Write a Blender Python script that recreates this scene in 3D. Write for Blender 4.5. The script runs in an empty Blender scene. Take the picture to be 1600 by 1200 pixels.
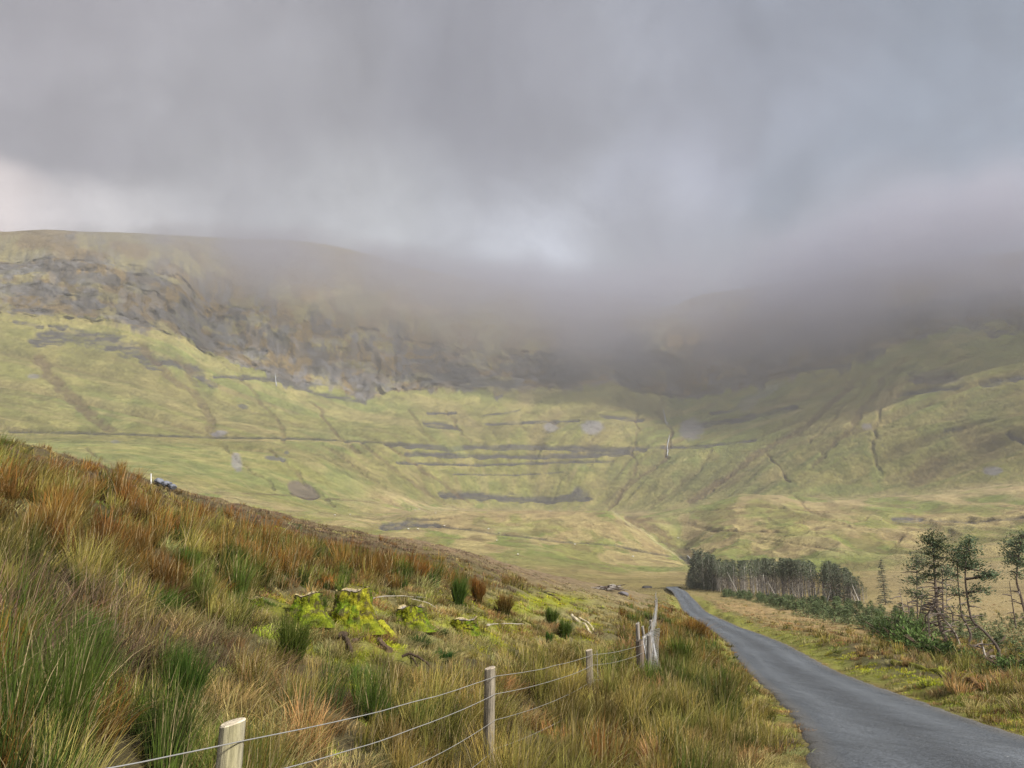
HAZE, HAZE_D, MIST, MIST_D, GRASS = True, 0.00015, True, 0.011, True
import bpy, math, random
import numpy as np
from mathutils import Vector
R = math.radians
rng = np.random.default_rng(7)
random.seed(7)
sc = bpy.context.scene
COL = sc.collection

# ------------------------------------------------------------------ camera
FPX, PCH = 1150.0, math.atan(290 / 1150)          # focal length in photo pixels, upward pitch
cam_d = bpy.data.cameras.new('camera')
cam_d.sensor_width = 36
cam_d.lens = 36 * FPX / 1600
cam_d.clip_start = 0.05
cam_d.clip_end = 20000
cam = bpy.data.objects.new('camera', cam_d)
cam.location = (0, 0, 0)
cam.rotation_euler = (math.pi / 2 + PCH, 0, 0)
COL.objects.link(cam)
sc.camera = cam

# ------------------------------------------------------------------ light, sky, exposure
SUN_AZ, SUN_EL = R(126), R(38)                     # clockwise from the view direction, height
sun_d = bpy.data.lights.new('sun', 'SUN')
sun_d.energy = 3.9
sun_d.angle = R(6)
sun_d.color = (1.0, 0.95, 0.86)
sun = bpy.data.objects.new('sun', sun_d)
sd = Vector((math.sin(SUN_AZ) * math.cos(SUN_EL), math.cos(SUN_AZ) * math.cos(SUN_EL), math.sin(SUN_EL)))
sun.rotation_euler = sd.to_track_quat('Z', 'Y').to_euler()
COL.objects.link(sun)
sc.view_settings.view_transform = 'Standard'
sc.view_settings.look = 'None'
sc.view_settings.exposure = 0.85
sc.view_settings.gamma = 1
sc.cycles.volume_bounces = 4
sc.cycles.max_bounces = 7
sc.cycles.transparent_max_bounces = 16
sc.cycles.use_denoising = True
sc.cycles.denoising_input_passes = 'RGB'
sc.cycles.sample_clamp_indirect = 0.6
sc.cycles.sample_clamp_direct = 6.0

CP, SP = math.cos(PCH), math.sin(PCH)
def pdir(px, py):
    a, b = px - 800.0, 600.0 - py
    x, y, z = a, FPX * CP - b * SP, FPX * SP + b * CP
    return x, y, z
def paz(px, py):
    x, y, z = pdir(px, py); return np.arctan2(x, y)
def ptan(px, py):
    x, y, z = pdir(px, py); return z / np.hypot(x, y)
def P(px, py, r):
    x, y, z = pdir(px, py); h = math.hypot(x, y)
    return np.array((x / h * r, y / h * r, z / h * r))
def proj(x, y, z):
    d = y * CP + z * SP
    d = np.where(d < 0.05, 0.05, d)
    return 800 + FPX * x / d, 600 - FPX * (z * CP - y * SP) / d

def N(nt, kind, **kw):
    n = nt.nodes.new(kind)
    for k, v in kw.items():
        if k.startswith('i_'): n.inputs[k[2:].replace('_', ' ')].default_value = v
        else: setattr(n, k, v)
    return n
def mathn(nt, op, a, b=None, clamp=False):
    n = nt.nodes.new('ShaderNodeMath'); n.operation = op; n.use_clamp = clamp
    for i, v in enumerate((a, b)):
        if v is None: continue
        if isinstance(v, (int, float)): n.inputs[i].default_value = v
        else: nt.links.new(v, n.inputs[i])
    return n.outputs[0]
def mixc(nt, f, a, b, mode='MIX'):
    n = nt.nodes.new('ShaderNodeMix'); n.data_type = 'RGBA'; n.blend_type = mode
    for i, v in ((0, f), (6, a), (7, b)):
        if isinstance(v, (int, float)): n.inputs[i].default_value = v
        elif isinstance(v, tuple): n.inputs[i].default_value = (*v, 1) if len(v) == 3 else v
        else: nt.links.new(v, n.inputs[i])
    return n.outputs[2]

w = bpy.data.worlds.new('World'); sc.world = w; w.use_nodes = True
nt = w.node_tree; nt.nodes.clear()
out = N(nt, 'ShaderNodeOutputWorld'); bg = N(nt, 'ShaderNodeBackground')
nt.links.new(bg.outputs[0], out.inputs[0])
tc = N(nt, 'ShaderNodeTexCoord'); DIR = tc.outputs['Generated']
def dotn(v):
    n = nt.nodes.new('ShaderNodeVectorMath'); n.operation = 'DOT_PRODUCT'
    nt.links.new(DIR, n.inputs[0]); n.inputs[1].default_value = v
    return n.outputs['Value']
def wn(px, py):
    v = Vector(pdir(px, py)).normalized(); return tuple(v)
# warped direction for soft, streaky cloud patterns
def wnoise(scale, det, rough, loc=(0, 0, 0), scl=(1, 1, 1), dist=0.0, src=None):
    mp = N(nt, 'ShaderNodeMapping'); nt.links.new(src or DIR, mp.inputs[0])
    mp.inputs['Location'].default_value = loc; mp.inputs['Scale'].default_value = scl
    n = N(nt, 'ShaderNodeTexNoise'); nt.links.new(mp.outputs[0], n.inputs['Vector'])
    n.inputs['Scale'].default_value = scale; n.inputs['Detail'].default_value = det
    n.inputs['Roughness'].default_value = rough; n.inputs['Distortion'].default_value = dist
    return n.outputs['Fac'], n.outputs['Color']
wf, wcx = wnoise(3.2, 5, 0.6, (1.3, 2.2, .4))
sub = nt.nodes.new('ShaderNodeVectorMath'); sub.operation = 'SUBTRACT'; nt.links.new(wcx, sub.inputs[0]); sub.inputs[1].default_value = (.5, .5, .5)
scl_ = nt.nodes.new('ShaderNodeVectorMath'); scl_.operation = 'SCALE'; nt.links.new(sub.outputs[0], scl_.inputs[0]); scl_.inputs['Scale'].default_value = 0.07
addv = nt.nodes.new('ShaderNodeVectorMath'); addv.operation = 'ADD'; nt.links.new(DIR, addv.inputs[0]); nt.links.new(scl_.outputs[0], addv.inputs[1])
nrm = nt.nodes.new('ShaderNodeVectorMath'); nrm.operation = 'NORMALIZE'; nt.links.new(addv.outputs[0], nrm.inputs[0])
WD = nrm.outputs[0]
def blob(px, py, rad_deg, sharp=1.0):
    n = nt.nodes.new('ShaderNodeVectorMath'); n.operation = 'DOT_PRODUCT'
    nt.links.new(WD, n.inputs[0]); n.inputs[1].default_value = wn(px, py)
    mr = N(nt, 'ShaderNodeMapRange', interpolation_type='SMOOTHSTEP'); nt.links.new(n.outputs['Value'], mr.inputs[0])
    mr.inputs[1].default_value = math.cos(R(rad_deg)); mr.inputs[2].default_value = 1.0
    return mathn(nt, 'MULTIPLY', mr.outputs[0], sharp)
SKYK = 0.53
col = mixc(nt, blob(1650, 60, 34), (0.290, 0.295, 0.340), (0.265, 0.312, 0.395))
col = mixc(nt, blob(-100, 60, 30, .8), col, (0.285, 0.270, 0.305))
for (px, py, rd, c, f) in ((100, 200, 14, (0.33, 0.32, 0.35), .7), (-60, 350, 5.5, (0.98, 0.86, 0.82), 1.0), (30, 345, 4, (0.85, 0.76, 0.75), .85), (130, 348, 3.8, (0.72, 0.68, 0.69), .7), (300, 352, 4, (.56, .55, .57), .6), (220, 350, 4, (0.68, .66, .67), .6), (360, 320, 6, (0.46, .46, .48), .5), (540, 340, 7, (0.60, 0.62, 0.65), .8), (660, 310, 6, (0.48, 0.50, 0.54), .6),
                           (860, 385, 7, (0.58, 0.61, 0.70), .9), (760, 350, 6, (0.48, 0.50, 0.56), .5), (1050, 285, 7, (0.44, 0.47, 0.60), .8), (1380, 340, 6, (0.40, 0.41, .48), .5),
                           (430, 190, 13, (0.36, 0.36, 0.39), .6), (960, 190, 12, (0.36, 0.375, 0.43), .6),
                           (780, 150, 10, (0.235, 0.24, 0.285), .55), (1160, 60, 12, (.27, .285, .35), .5), (1050, 430, 9, (.36, .37, .42), .6)):
    col = mixc(nt, blob(px, py, rd, f), col, c)
nf, _ = wnoise(2.6, 6, .62, (4, 1, 2), (1.3, 1, 1.5), .9, WD)
nf2, _ = wnoise(9, 5, .55, (1, 7, 2), (1.3, 1, .6), .2, WD)
mr = N(nt, 'ShaderNodeMapRange'); nt.links.new(nf, mr.inputs[0]); mr.inputs[1].default_value = .3; mr.inputs[2].default_value = .7; mr.inputs[3].default_value = .78; mr.inputs[4].default_value = 1.18
mr2 = N(nt, 'ShaderNodeMapRange'); nt.links.new(nf2, mr2.inputs[0]); mr2.inputs[1].default_value = .3; mr2.inputs[2].default_value = .7; mr2.inputs[3].default_value = .90; mr2.inputs[4].default_value = 1.09
fac = mathn(nt, 'MULTIPLY', mr.outputs[0], mr2.outputs[0])
# added brightness in the unseen sky behind and overhead, to light the ground
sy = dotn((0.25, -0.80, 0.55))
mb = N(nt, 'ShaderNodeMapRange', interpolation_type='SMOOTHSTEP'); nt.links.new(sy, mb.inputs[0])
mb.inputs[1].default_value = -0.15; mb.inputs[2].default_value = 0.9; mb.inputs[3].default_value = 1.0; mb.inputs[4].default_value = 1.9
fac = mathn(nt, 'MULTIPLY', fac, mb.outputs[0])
fac = mathn(nt, 'MULTIPLY', fac, SKYK)
sky = N(nt, 'ShaderNodeTexSky'); sky.sky_type = 'NISHITA'; sky.sun_disc = False
sky.sun_elevation = SUN_EL; sky.sun_rotation = SUN_AZ
cm = mixc(nt, 1.0, col, (1, 1, 1), 'MULTIPLY')
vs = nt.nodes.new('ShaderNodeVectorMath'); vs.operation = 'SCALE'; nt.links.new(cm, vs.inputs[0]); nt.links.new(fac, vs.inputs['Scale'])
vs2 = nt.nodes.new('ShaderNodeVectorMath'); vs2.operation = 'SCALE'; nt.links.new(sky.outputs[0], vs2.inputs[0]); vs2.inputs['Scale'].default_value = 0.006
va = nt.nodes.new('ShaderNodeVectorMath'); va.operation = 'ADD'; nt.links.new(vs.outputs[0], va.inputs[0]); nt.links.new(vs2.outputs[0], va.inputs[1])
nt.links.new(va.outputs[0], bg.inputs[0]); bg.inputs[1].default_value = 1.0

# ------------------------------------------------------------------ numeric helpers
def _h(ix, iy, seed):
    n = (ix.astype(np.int64) * 374761393 + iy.astype(np.int64) * 668265263 + seed * 2147483647) & 0xffffffff
    n = ((n ^ (n >> 13)) * 1274126177) & 0xffffffff
    n = ((n ^ (n >> 15)) * 2246822519) & 0xffffffff
    return ((n ^ (n >> 16)) & 0xffffff) / float(0xffffff)
def vnoise(x, y, seed=0):
    x = np.asarray(x, float); y = np.asarray(y, float)
    ix, iy = np.floor(x), np.floor(y); fx, fy = x - ix, y - iy
    u = fx * fx * fx * (fx * (fx * 6 - 15) + 10); v = fy * fy * fy * (fy * (fy * 6 - 15) + 10)
    a = _h(ix, iy, seed); b = _h(ix + 1, iy, seed); c = _h(ix, iy + 1, seed); d = _h(ix + 1, iy + 1, seed)
    return (a + (b - a) * u) * (1 - v) + (c + (d - c) * u) * v
def fbm(x, y, seed=0, octv=5, gain=.5, lac=2.03):
    s = 0; a = 1; t = 0
    for i in range(octv):
        s = s + a * vnoise(x * lac ** i + 13.7 * i, y * lac ** i - 7.1 * i, seed + i); t += a; a *= gain
    return s / t                                   # 0..1
def ridged(x, y, seed=0, octv=4):
    s = 0; a = 1; t = 0
    for i in range(octv):
        s = s + a * (1 - np.abs(2 * vnoise(x * 2.03 ** i, y * 2.03 ** i, seed + i) - 1)); t += a; a *= .5
    return s / t
def sst(a, b, x):
    t = np.clip((x - a) / (b - a), 0, 1); return t * t * (3 - 2 * t)
def mix(a, b, f):
    f = np.asarray(f)[..., None]; return a * (1 - f) + np.asarray(b) * f
def pchip_slopes(x, y):
    # x (K) or (K,N), y (K,N)
    h = np.diff(x, axis=0); dl = np.diff(y, axis=0) / h
    m = np.zeros_like(y)
    w1 = 2 * h[1:] + h[:-1]; w2 = h[1:] + 2 * h[:-1]
    same = (dl[1:] * dl[:-1]) > 0
    with np.errstate(divide='ignore', invalid='ignore'):
        hm = (w1 + w2) / (w1 / dl[:-1] + w2 / dl[1:])
    m[1:-1] = np.where(same, hm, 0); m[0] = dl[0]; m[-1] = dl[-1]
    return m
def pchip1(xs, ys, xq):
    xs = np.asarray(xs, float); ys = np.asarray(ys, float)
    m = pchip_slopes(xs[:, None], ys[:, None])[:, 0]
    xq = np.clip(xq, xs[0], xs[-1]); k = np.clip(np.searchsorted(xs, xq) - 1, 0, len(xs) - 2)
    h = xs[k + 1] - xs[k]; t = (xq - xs[k]) / h
    return (ys[k] * (2 * t**3 - 3 * t**2 + 1) + m[k] * h * (t**3 - 2 * t**2 + t) + ys[k + 1] * (3 * t**2 - 2 * t**3) + m[k + 1] * h * (t**3 - t**2))

# ------------------------------------------------------------------ mesh helpers
def mesh_np(name, V, quads=None, tris=None, mat=None, col=None, smooth=False):
    me = bpy.data.meshes.new(name)
    V = np.asarray(V, np.float32)
    loops = []; starts = []; off = 0
    if quads is not None and len(quads):
        q = np.asarray(quads, np.int32); loops.append(q.ravel()); starts.append(np.arange(len(q)) * 4); off = len(q) * 4
    if tris is not None and len(tris):
        t = np.asarray(tris, np.int32); loops.append(t.ravel()); starts.append(off + np.arange(len(t)) * 3)
    loops = np.concatenate(loops); starts = np.concatenate(starts)
    me.vertices.add(len(V)); me.vertices.foreach_set('co', V.ravel())
    me.loops.add(len(loops)); me.loops.foreach_set('vertex_index', loops)
    me.polygons.add(len(starts)); me.polygons.foreach_set('loop_start', starts.astype(np.int32))
    me.update(calc_edges=True)
    if smooth: me.polygons.foreach_set('use_smooth', np.ones(len(starts), bool))
    if col is not None:
        a = me.color_attributes.new('Col', 'FLOAT_COLOR', 'POINT')
        c = np.ones((len(V), 4), np.float32); c[:, :3] = col
        a.data.foreach_set('color', c.ravel())
    if mat: me.materials.append(mat)
    return me
def link(name, me, parent=None, **props):
    o = bpy.data.objects.new(name, me); COL.objects.link(o)
    if parent is not None: o.parent = parent
    for k, v in props.items(): o[k] = v
    return o
def empty(name, loc, **props):
    o = bpy.data.objects.new(name, None); COL.objects.link(o); o.location = tuple(loc)
    o.empty_display_size = .2
    for k, v in props.items(): o[k] = v
    return o

class MB:
    def __init__(s): s.v = []; s.f = []; s.c = []; s.n = 0
    def add(s, v, f, c=None):
        v = np.asarray(v, float)
        s.f += [tuple(i + s.n for i in q) for q in f]; s.v.append(v); s.n += len(v)
        c = np.ones((len(v), 3)) * (c if c is not None else (.5, .5, .5)); s.c.append(c)
    def tube(s, pts, rad, n=6, c=None, cap=True, jit=0.0, flat=1.0):
        pts = np.asarray(pts, float); m = len(pts)
        rad = np.ones(m) * rad if np.ndim(rad) == 0 else np.asarray(rad, float)
        V = []
        up = np.array((0, 0, 1.))
        d0 = pts[min(1, m - 1)] - pts[0]; d0 = d0 / (np.linalg.norm(d0) + 1e-9)
        a = np.cross(d0, up);
        if np.linalg.norm(a) < .05: a = np.cross(d0, (1, 0, 0))
        a /= np.linalg.norm(a)
        for i in range(m):
            d = pts[min(i + 1, m - 1)] - pts[max(i - 1, 0)]; d = d / (np.linalg.norm(d) + 1e-9)
            a = a - d * np.dot(a, d); a /= np.linalg.norm(a) + 1e-9; b = np.cross(d, a)
            for k in range(n):
                t = 2 * math.pi * k / n; rr = rad[i] * (1 + (random.uniform(-jit, jit) if jit else 0))
                V.append(pts[i] + a * math.cos(t) * rr + b * math.sin(t) * rr * flat)
        F = []
        for i in range(m - 1):
            for k in range(n):
                k2 = (k + 1) % n; F.append((i * n + k, i * n + k2, (i + 1) * n + k2, (i + 1) * n + k))
        if cap: F.append(tuple(range(n))[::-1]); F.append(tuple((m - 1) * n + k for k in range(n)))
        if c is not None and np.ndim(c) == 2: c = np.repeat(np.asarray(c), n, axis=0)
        s.add(V, F, c)
    def mesh(s, name, mat, smooth=False):
        me = bpy.data.meshes.new(name)
        V = np.concatenate(s.v)
        me.from_pydata(V.tolist(), [], s.f); me.update()
        a = me.color_attributes.new('Col', 'FLOAT_COLOR', 'POINT')
        c = np.ones((len(V), 4), np.float32); c[:, :3] = np.concatenate(s.c); a.data.foreach_set('color', c.ravel())
        if smooth: me.polygons.foreach_set('use_smooth', np.ones(len(me.polygons), bool))
        me.materials.append(mat); return me
    def build(s, name, mat, parent=None, smooth=False, **props):
        return link(name, s.mesh(name, mat, smooth), parent, **props)

# ------------------------------------------------------------------ materials
def attr_mat(name, rough=.9, spec=.2, transl=0.0, nscale=None, namp=.25, bump=None, bumpd=.1, objvar=0.0, zs=1.0):
    m = bpy.data.materials.new(name); m.use_nodes = True; nt = m.node_tree; nt.nodes.clear()
    o = N(nt, 'ShaderNodeOutputMaterial'); p = N(nt, 'ShaderNodeBsdfPrincipled')
    p.inputs['Roughness'].default_value = rough; p.inputs['Specular IOR Level'].default_value = spec
    a = N(nt, 'ShaderNodeAttribute', attribute_name='Col'); c = a.outputs['Color']
    tc_ = N(nt, 'ShaderNodeTexCoord'); tc = N(nt, 'ShaderNodeMapping'); nt.links.new(tc_.outputs['Object'], tc.inputs[0]); tc.inputs['Scale'].default_value = (1, 1, zs)
    if nscale:
        for k, sc_ in enumerate(nscale):
            n = N(nt, 'ShaderNodeTexNoise'); nt.links.new(tc.outputs[0], n.inputs['Vector'])
            n.inputs['Scale'].default_value = sc_; n.inputs['Detail'].default_value = 6; n.inputs['Roughness'].default_value = .65
            mr = N(nt, 'ShaderNodeMapRange'); nt.links.new(n.outputs['Fac'], mr.inputs[0])
            mr.inputs[1].default_value = .3; mr.inputs[2].default_value = .7; mr.inputs[3].default_value = 1 - namp; mr.inputs[4].default_value = 1 + namp
            vm = nt.nodes.new('ShaderNodeVectorMath'); vm.operation = 'SCALE'; nt.links.new(c, vm.inputs[0]); nt.links.new(mr.outputs[0], vm.inputs['Scale']); c = vm.outputs[0]
    if objvar:
        oi = N(nt, 'ShaderNodeObjectInfo'); mr = N(nt, 'ShaderNodeMapRange'); nt.links.new(oi.outputs['Random'], mr.inputs[0])
        mr.inputs[3].default_value = 1 - objvar; mr.inputs[4].default_value = 1 + objvar
        vm = nt.nodes.new('ShaderNodeVectorMath'); vm.operation = 'SCALE'; nt.links.new(c, vm.inputs[0]); nt.links.new(mr.outputs[0], vm.inputs['Scale']); c = vm.outputs[0]
    nt.links.new(c, p.inputs['Base Color'])
    if bump:
        n = N(nt, 'ShaderNodeTexNoise'); nt.links.new(tc.outputs[0], n.inputs['Vector'])
        n.inputs['Scale'].default_value = bump; n.inputs['Detail'].default_value = 8; n.inputs['Roughness'].default_value = .7
        b = N(nt, 'ShaderNodeBump'); b.inputs['Distance'].default_value = bumpd; b.inputs['Strength'].default_value = 1
        nt.links.new(n.outputs['Fac'], b.inputs['Height']); nt.links.new(b.outputs[0], p.inputs['Normal'])
    sh = p.outputs[0]
    if transl:
        t = N(nt, 'ShaderNodeBsdfTranslucent'); nt.links.new(c, t.inputs[0])
        mx = N(nt, 'ShaderNodeMixShader'); mx.inputs[0].default_value = transl
        nt.links.new(sh, mx.inputs[1]); nt.links.new(t.outputs[0], mx.inputs[2]); sh = mx.outputs[0]
    nt.links.new(sh, o.inputs[0]); return m
M_ground = attr_mat('peaty_ground', nscale=(1.3, 9), namp=.3, bump=6, bumpd=.12)
M_valley = attr_mat('valley_turf', nscale=(.06, .4), namp=.30, bump=.35, bumpd=1.6)
M_mount = attr_mat('mountain_surface', nscale=(.035, .2), namp=.30, bump=.12, bumpd=6.0)
M_blade = attr_mat('grass_blades', rough=.75, spec=.12, transl=.32)
M_leaf = attr_mat('conifer_needles', rough=.7, spec=.2, transl=.15, objvar=.22)
M_bark = attr_mat('bark', rough=.95, spec=.1, nscale=(3, 20), namp=.3, bump=14, bumpd=.02)
M_moss = attr_mat('moss_and_wood', rough=1, spec=.05, nscale=(6, 40), namp=.35, bump=30, bumpd=.03)
M_post = attr_mat('weathered_post', rough=.85, spec=.15, nscale=(12, 70), namp=.38, bump=60, bumpd=.008, zs=.12)
M_rock = attr_mat('rock', rough=.85, spec=.2, nscale=(1.5, 8), namp=.3, bump=5, bumpd=.06)
M_wool = attr_mat('sheep_wool', rough=1, spec=.0)
def metal_mat():
    m = bpy.data.materials.new('galvanised_wire'); m.use_nodes = True; nt = m.node_tree
    p = nt.nodes['Principled BSDF']; p.inputs['Base Color'].default_value = (.5, .5, .5, 1); p.inputs['Metallic'].default_value = .55; p.inputs['Roughness'].default_value = .45
    n = N(nt, 'ShaderNodeTexNoise'); n.inputs['Scale'].default_value = 30
    nt.links.new(mixc(nt, n.outputs['Fac'], (.62, .62, .61), (.38, .37, .36)), p.inputs['Base Color']); return m
M_wire = metal_mat()
def water_mat():
    m = bpy.data.materials.new('white_water'); m.use_nodes = True; nt = m.node_tree
    p = nt.nodes['Principled BSDF']; p.inputs['Roughness'].default_value = .3
    n = N(nt, 'ShaderNodeTexNoise'); n.inputs['Scale'].default_value = .4; n.inputs['Detail'].default_value = 6
    nt.links.new(mixc(nt, n.outputs['Fac'], (.55, .56, .58), (.2, .22, .23)), p.inputs['Base Color']); return m
M_water = water_mat()
def road_mat():
    m = bpy.data.materials.new('asphalt'); m.use_nodes = True; nt = m.node_tree
    p = nt.nodes['Principled BSDF']; p.inputs['Roughness'].default_value = .62; p.inputs['Specular IOR Level'].default_value = .45
    a = N(nt, 'ShaderNodeAttribute', attribute_name='Col'); tc = N(nt, 'ShaderNodeTexCoord'); c = a.outputs['Color']
    mp = N(nt, 'ShaderNodeMapping'); nt.links.new(tc.outputs['Object'], mp.inputs[0]); mp.inputs['Rotation'].default_value = (0, 0, R(14)); mp.inputs['Scale'].default_value = (1.5, .22, 1)
    for s_, det, lo, hi, amp in ((.45, 6, .3, .7, .14), (3.2, 7, .35, .65, .14), (28, 6, .35, .65, .40)):
        n = N(nt, 'ShaderNodeTexNoise'); nt.links.new(mp.outputs[0] if s_ < 5 else tc.outputs['Object'], n.inputs['Vector']); n.inputs['Scale'].default_value = s_; n.inputs['Detail'].default_value = det
        mr = N(nt, 'ShaderNodeMapRange'); nt.links.new(n.outputs['Fac'], mr.inputs[0]); mr.inputs[1].default_value = lo; mr.inputs[2].default_value = hi
        mr.inputs[3].default_value = 1 - amp; mr.inputs[4].default_value = 1 + amp
        vm = nt.nodes.new('ShaderNodeVectorMath'); vm.operation = 'SCALE'; nt.links.new(c, vm.inputs[0]); nt.links.new(mr.outputs[0], vm.inputs['Scale']); c = vm.outputs[0]
    vo = N(nt, 'ShaderNodeTexVoronoi'); nt.links.new(tc.outputs['Object'], vo.inputs['Vector']); vo.inputs['Scale'].default_value = 8
    sp = mathn(nt, 'LESS_THAN', vo.outputs['Distance'], .10)
    vc = N(nt, 'ShaderNodeSeparateColor'); nt.links.new(vo.outputs['Color'], vc.inputs[0])
    sp = mathn(nt, 'MULTIPLY', sp, mathn(nt, 'GREATER_THAN', vc.outputs[0], .86))
    c = mixc(nt, sp, c, (.48, .48, .46)); nt.links.new(c, p.inputs['Base Color'])
    n = N(nt, 'ShaderNodeTexNoise'); nt.links.new(tc.outputs['Object'], n.inputs['Vector']); n.inputs['Scale'].default_value = 90; n.inputs['Detail'].default_value = 4
    b = N(nt, 'ShaderNodeBump'); b.inputs['Distance'].default_value = .012; nt.links.new(n.outputs['Fac'], b.inputs['Height']); nt.links.new(b.outputs[0], p.inputs['Normal'])
    return m
M_road = road_mat()

# ------------------------------------------------------------------ near terrain as a function of place
_rd = [(1195, 1500, 8.3), (1157, 1434, 10.7), (1112, 1354, 15.4), (1070, 1275, 22.5), (1048, 1235, 28), (1025, 1205, 34), (1007, 1182, 43),
       (990, 1151, 58), (978, 1125, 75), (955, 1085, 110), (940, 1073, 140), (924, 1061, 170), (917, 1050, 205)]
_rp = []
for (yy, xx, dd) in _rd:
    v = np.array(pdir(xx, yy)) * dd / FPX; _rp.append(v)
_rp = np.array(_rp)
# behind the lowest visible point the road runs on past the camera
y0, x0, z0 = _rp[0][1], _rp[0][0], _rp[0][2]
RY = np.concatenate([[-60, -20, 0, 4], _rp[:, 1], [240, 300, 600]])
RX = np.concatenate([[-8.5, -.2, 3.4, 4.25], _rp[:, 0], [_rp[-1, 0] + 10, _rp[-1, 0] + 40, 160]])
RZ = np.concatenate([[-.8, -1.4, -1.9, -2.05], _rp[:, 2], [-5.2, -4.8, -4.8]])
def road_x(Y): return pchip1(RY, RX, Y)
def road_z(Y):
    z = pchip1(RY, RZ, Y); return z
FY = [-20, 0, 4, 8, 14, 17.5, 25, 35, 60, 100, 150, 200, 300]
FZ = [-1.8, -1.9, -2.0, -2.15, -2.3, -2.45, -2.75, -3.0, -3.6, -4.5, -5.1, -5.2, -5.2]
FD = [5.3, 5.3, 5.2, 5.0, 4.9, 4.8, 4.8, 4.9, 5.0, 5.0, 4.6, 4.5, 4.5]
C14 = math.cos(R(14))
SIL = [(-400, 572), (-200, 622), (0, 700), (60, 712), (120, 727), (240, 761), (320, 784), (400, 803), (500, 824), (600, 841), (700, 855), (800, 877), (900, 897), (960, 908), (1010, 917)]
SILaz = np.array([paz(a, b) for a, b in SIL]); SILt = np.array([ptan(a, b) for a, b in SIL])
GAZ = np.linspace(SILaz[0], SILaz[-1], 60); GV = np.ones(60)
def hill_S(q):
    q = np.maximum(q, 0)
    return 14 * (1 - np.exp(-.031 * q)) * (1 - sst(42, 120, q))
def near_base(X, Y):
    d = -(X - road_x(Y)) * C14
    zr = road_z(Y); zf = pchip1(FY, FZ, Y); df = pchip1(FY, FD, Y)
    zl = zr + (zf - zr) * sst(1.5, 1.0 * df, d) + .0
    right = zr - .035 * np.maximum(-d - 1.6, 0) + .12 * sst(1.6, 2.6, -d) + .25 * np.exp(-((-d - 4.2) / 1.5) ** 2) * sst(4, 30, Y)
    right = np.maximum(right, np.where(Y > 0, -6.6, -9))
    return np.where(d > 0, zl, right), d, df
def near_H(X, Y, detail=True):
    b, d, df = near_base(X, Y)
    az = np.arctan2(X, Y); g = np.interp(az, GAZ, GV)
    # the photographer's spot is a low rise beside the road
    z = b + g * hill_S(d - df)
    z = z + (-1.72 - z) * np.exp(-(X**2 + (Y + .4)**2) / 2.2)
    if detail:
        rr = np.hypot(X, Y)
        off = sst(1.55, 2.4, np.abs(d))
        z = z + off * (.5 * (fbm(X * .6, Y * .6, 3, 4) - .5) + .9 * (fbm(X * .09, Y * .09, 9, 3) - .5) * sst(8, 30, rr) + .1 * (ridged(X * 1.6, Y * 1.6, 5, 2) - .5))
        z = z - .05 * sst(0.2, 1.4, 1.6 - np.abs(d)) * 0
    return z
for it in range(7):
    ra = np.geomspace(9, 175, 120)
    A, Rr = np.meshgrid(GAZ, ra, indexing='ij'); X, Y = Rr * np.sin(A), Rr * np.cos(A)
    T = near_H(X, Y, False) / Rr; k = T.argmax(1)
    cur = T[np.arange(60), k]; rk = ra[k]
    tgt = np.interp(GAZ, SILaz, SILt)
    b, d, df = near_base(rk * np.sin(GAZ), rk * np.cos(GAZ)); base = b / rk
    f = np.clip((tgt - base) / np.maximum(cur - base, .008), .6, 1.5)
    f = np.convolve(np.pad(f, 2, mode='edge'), np.ones(5) / 5, 'valid')
    GV = np.clip(GV * f, .3, 1.8)
    GV = np.convolve(np.pad(GV, 3, mode='edge'), np.array([1, 2, 3, 3, 3, 2, 1]) / 15, 'valid')

# ------------------------------------------------------------------ far terrain: contour-like rings read off the view
def ring(pts):
    """pts: (px, y, r) or (px, None, r, z) -> arrays az, r, z"""
    az = []; r = []; z = []
    for p in pts:
        if p[1] is None: az.append(paz(p[0], 800)); r.append(p[2]); z.append(p[3])
        else: az.append(paz(p[0], p[1])); r.append(p[2]); z.append(p[2] * ptan(p[0], p[1]))
    return np.array(az), np.array(r), np.array(z)
def mk(ys, rs):
    """ys: dict px->y ; rs: (xs, rs) interpolation or a number"""
    return ring([(x, y, (np.interp(x, *rs) if isinstance(rs, tuple) else rs)) for x, y in ys])
rG = ([0, 200, 400, 500, 600, 700, 850, 960, 1100, 1200, 1400, 1600], [900, 900, 920, 930, 950, 1050, 1120, 1120, 1060, 1020, 1000, 980])
rH = ([0, 200, 400, 500, 600, 700, 850, 1000, 1180, 1300, 1450, 1600], [980, 980, 1020, 1080, 1130, 1220, 1270, 1280, 1220, 1150, 1100, 1060])
rI = ([0, 200, 400, 500, 600, 700, 850, 1000, 1150, 1300, 1450, 1600], [1350, 1330, 1350, 1400, 1450, 1500, 1520, 1520, 1480, 1420, 1350, 1300])
def plus(rs, d): return (rs[0], [a + d for a in rs[1]])
yI = [(0, 492), (70, 495), (130, 500), (200, 506), (270, 520), (330, 556), (400, 578), (480, 600), (560, 615), (640, 610), (720, 608), (850, 606), (930, 600), (1000, 612), (1080, 616), (1150, 602), (1250, 585), (1400, 540), (1480, 512), (1600, 500)]
yJ = [(0, 405), (100, 402), (200, 412), (280, 432), (330, 475), (400, 480), (480, 488), (560, 505), (640, 528), (720, 540), (850, 545), (1000, 545), (1150, 530), (1300, 498), (1450, 470), (1600, 455)]
yK = [(0, 363), (40, 360), (80, 358.5), (130, 362), (200, 364), (300, 369), (400, 374), (470, 377), (520, 384), (580, 398), (640, 416), (760, 440), (860, 455), (960, 462), (1040, 480), (1100, 460), (1200, 445), (1350, 422), (1450, 408), (1600, 392)]
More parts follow.
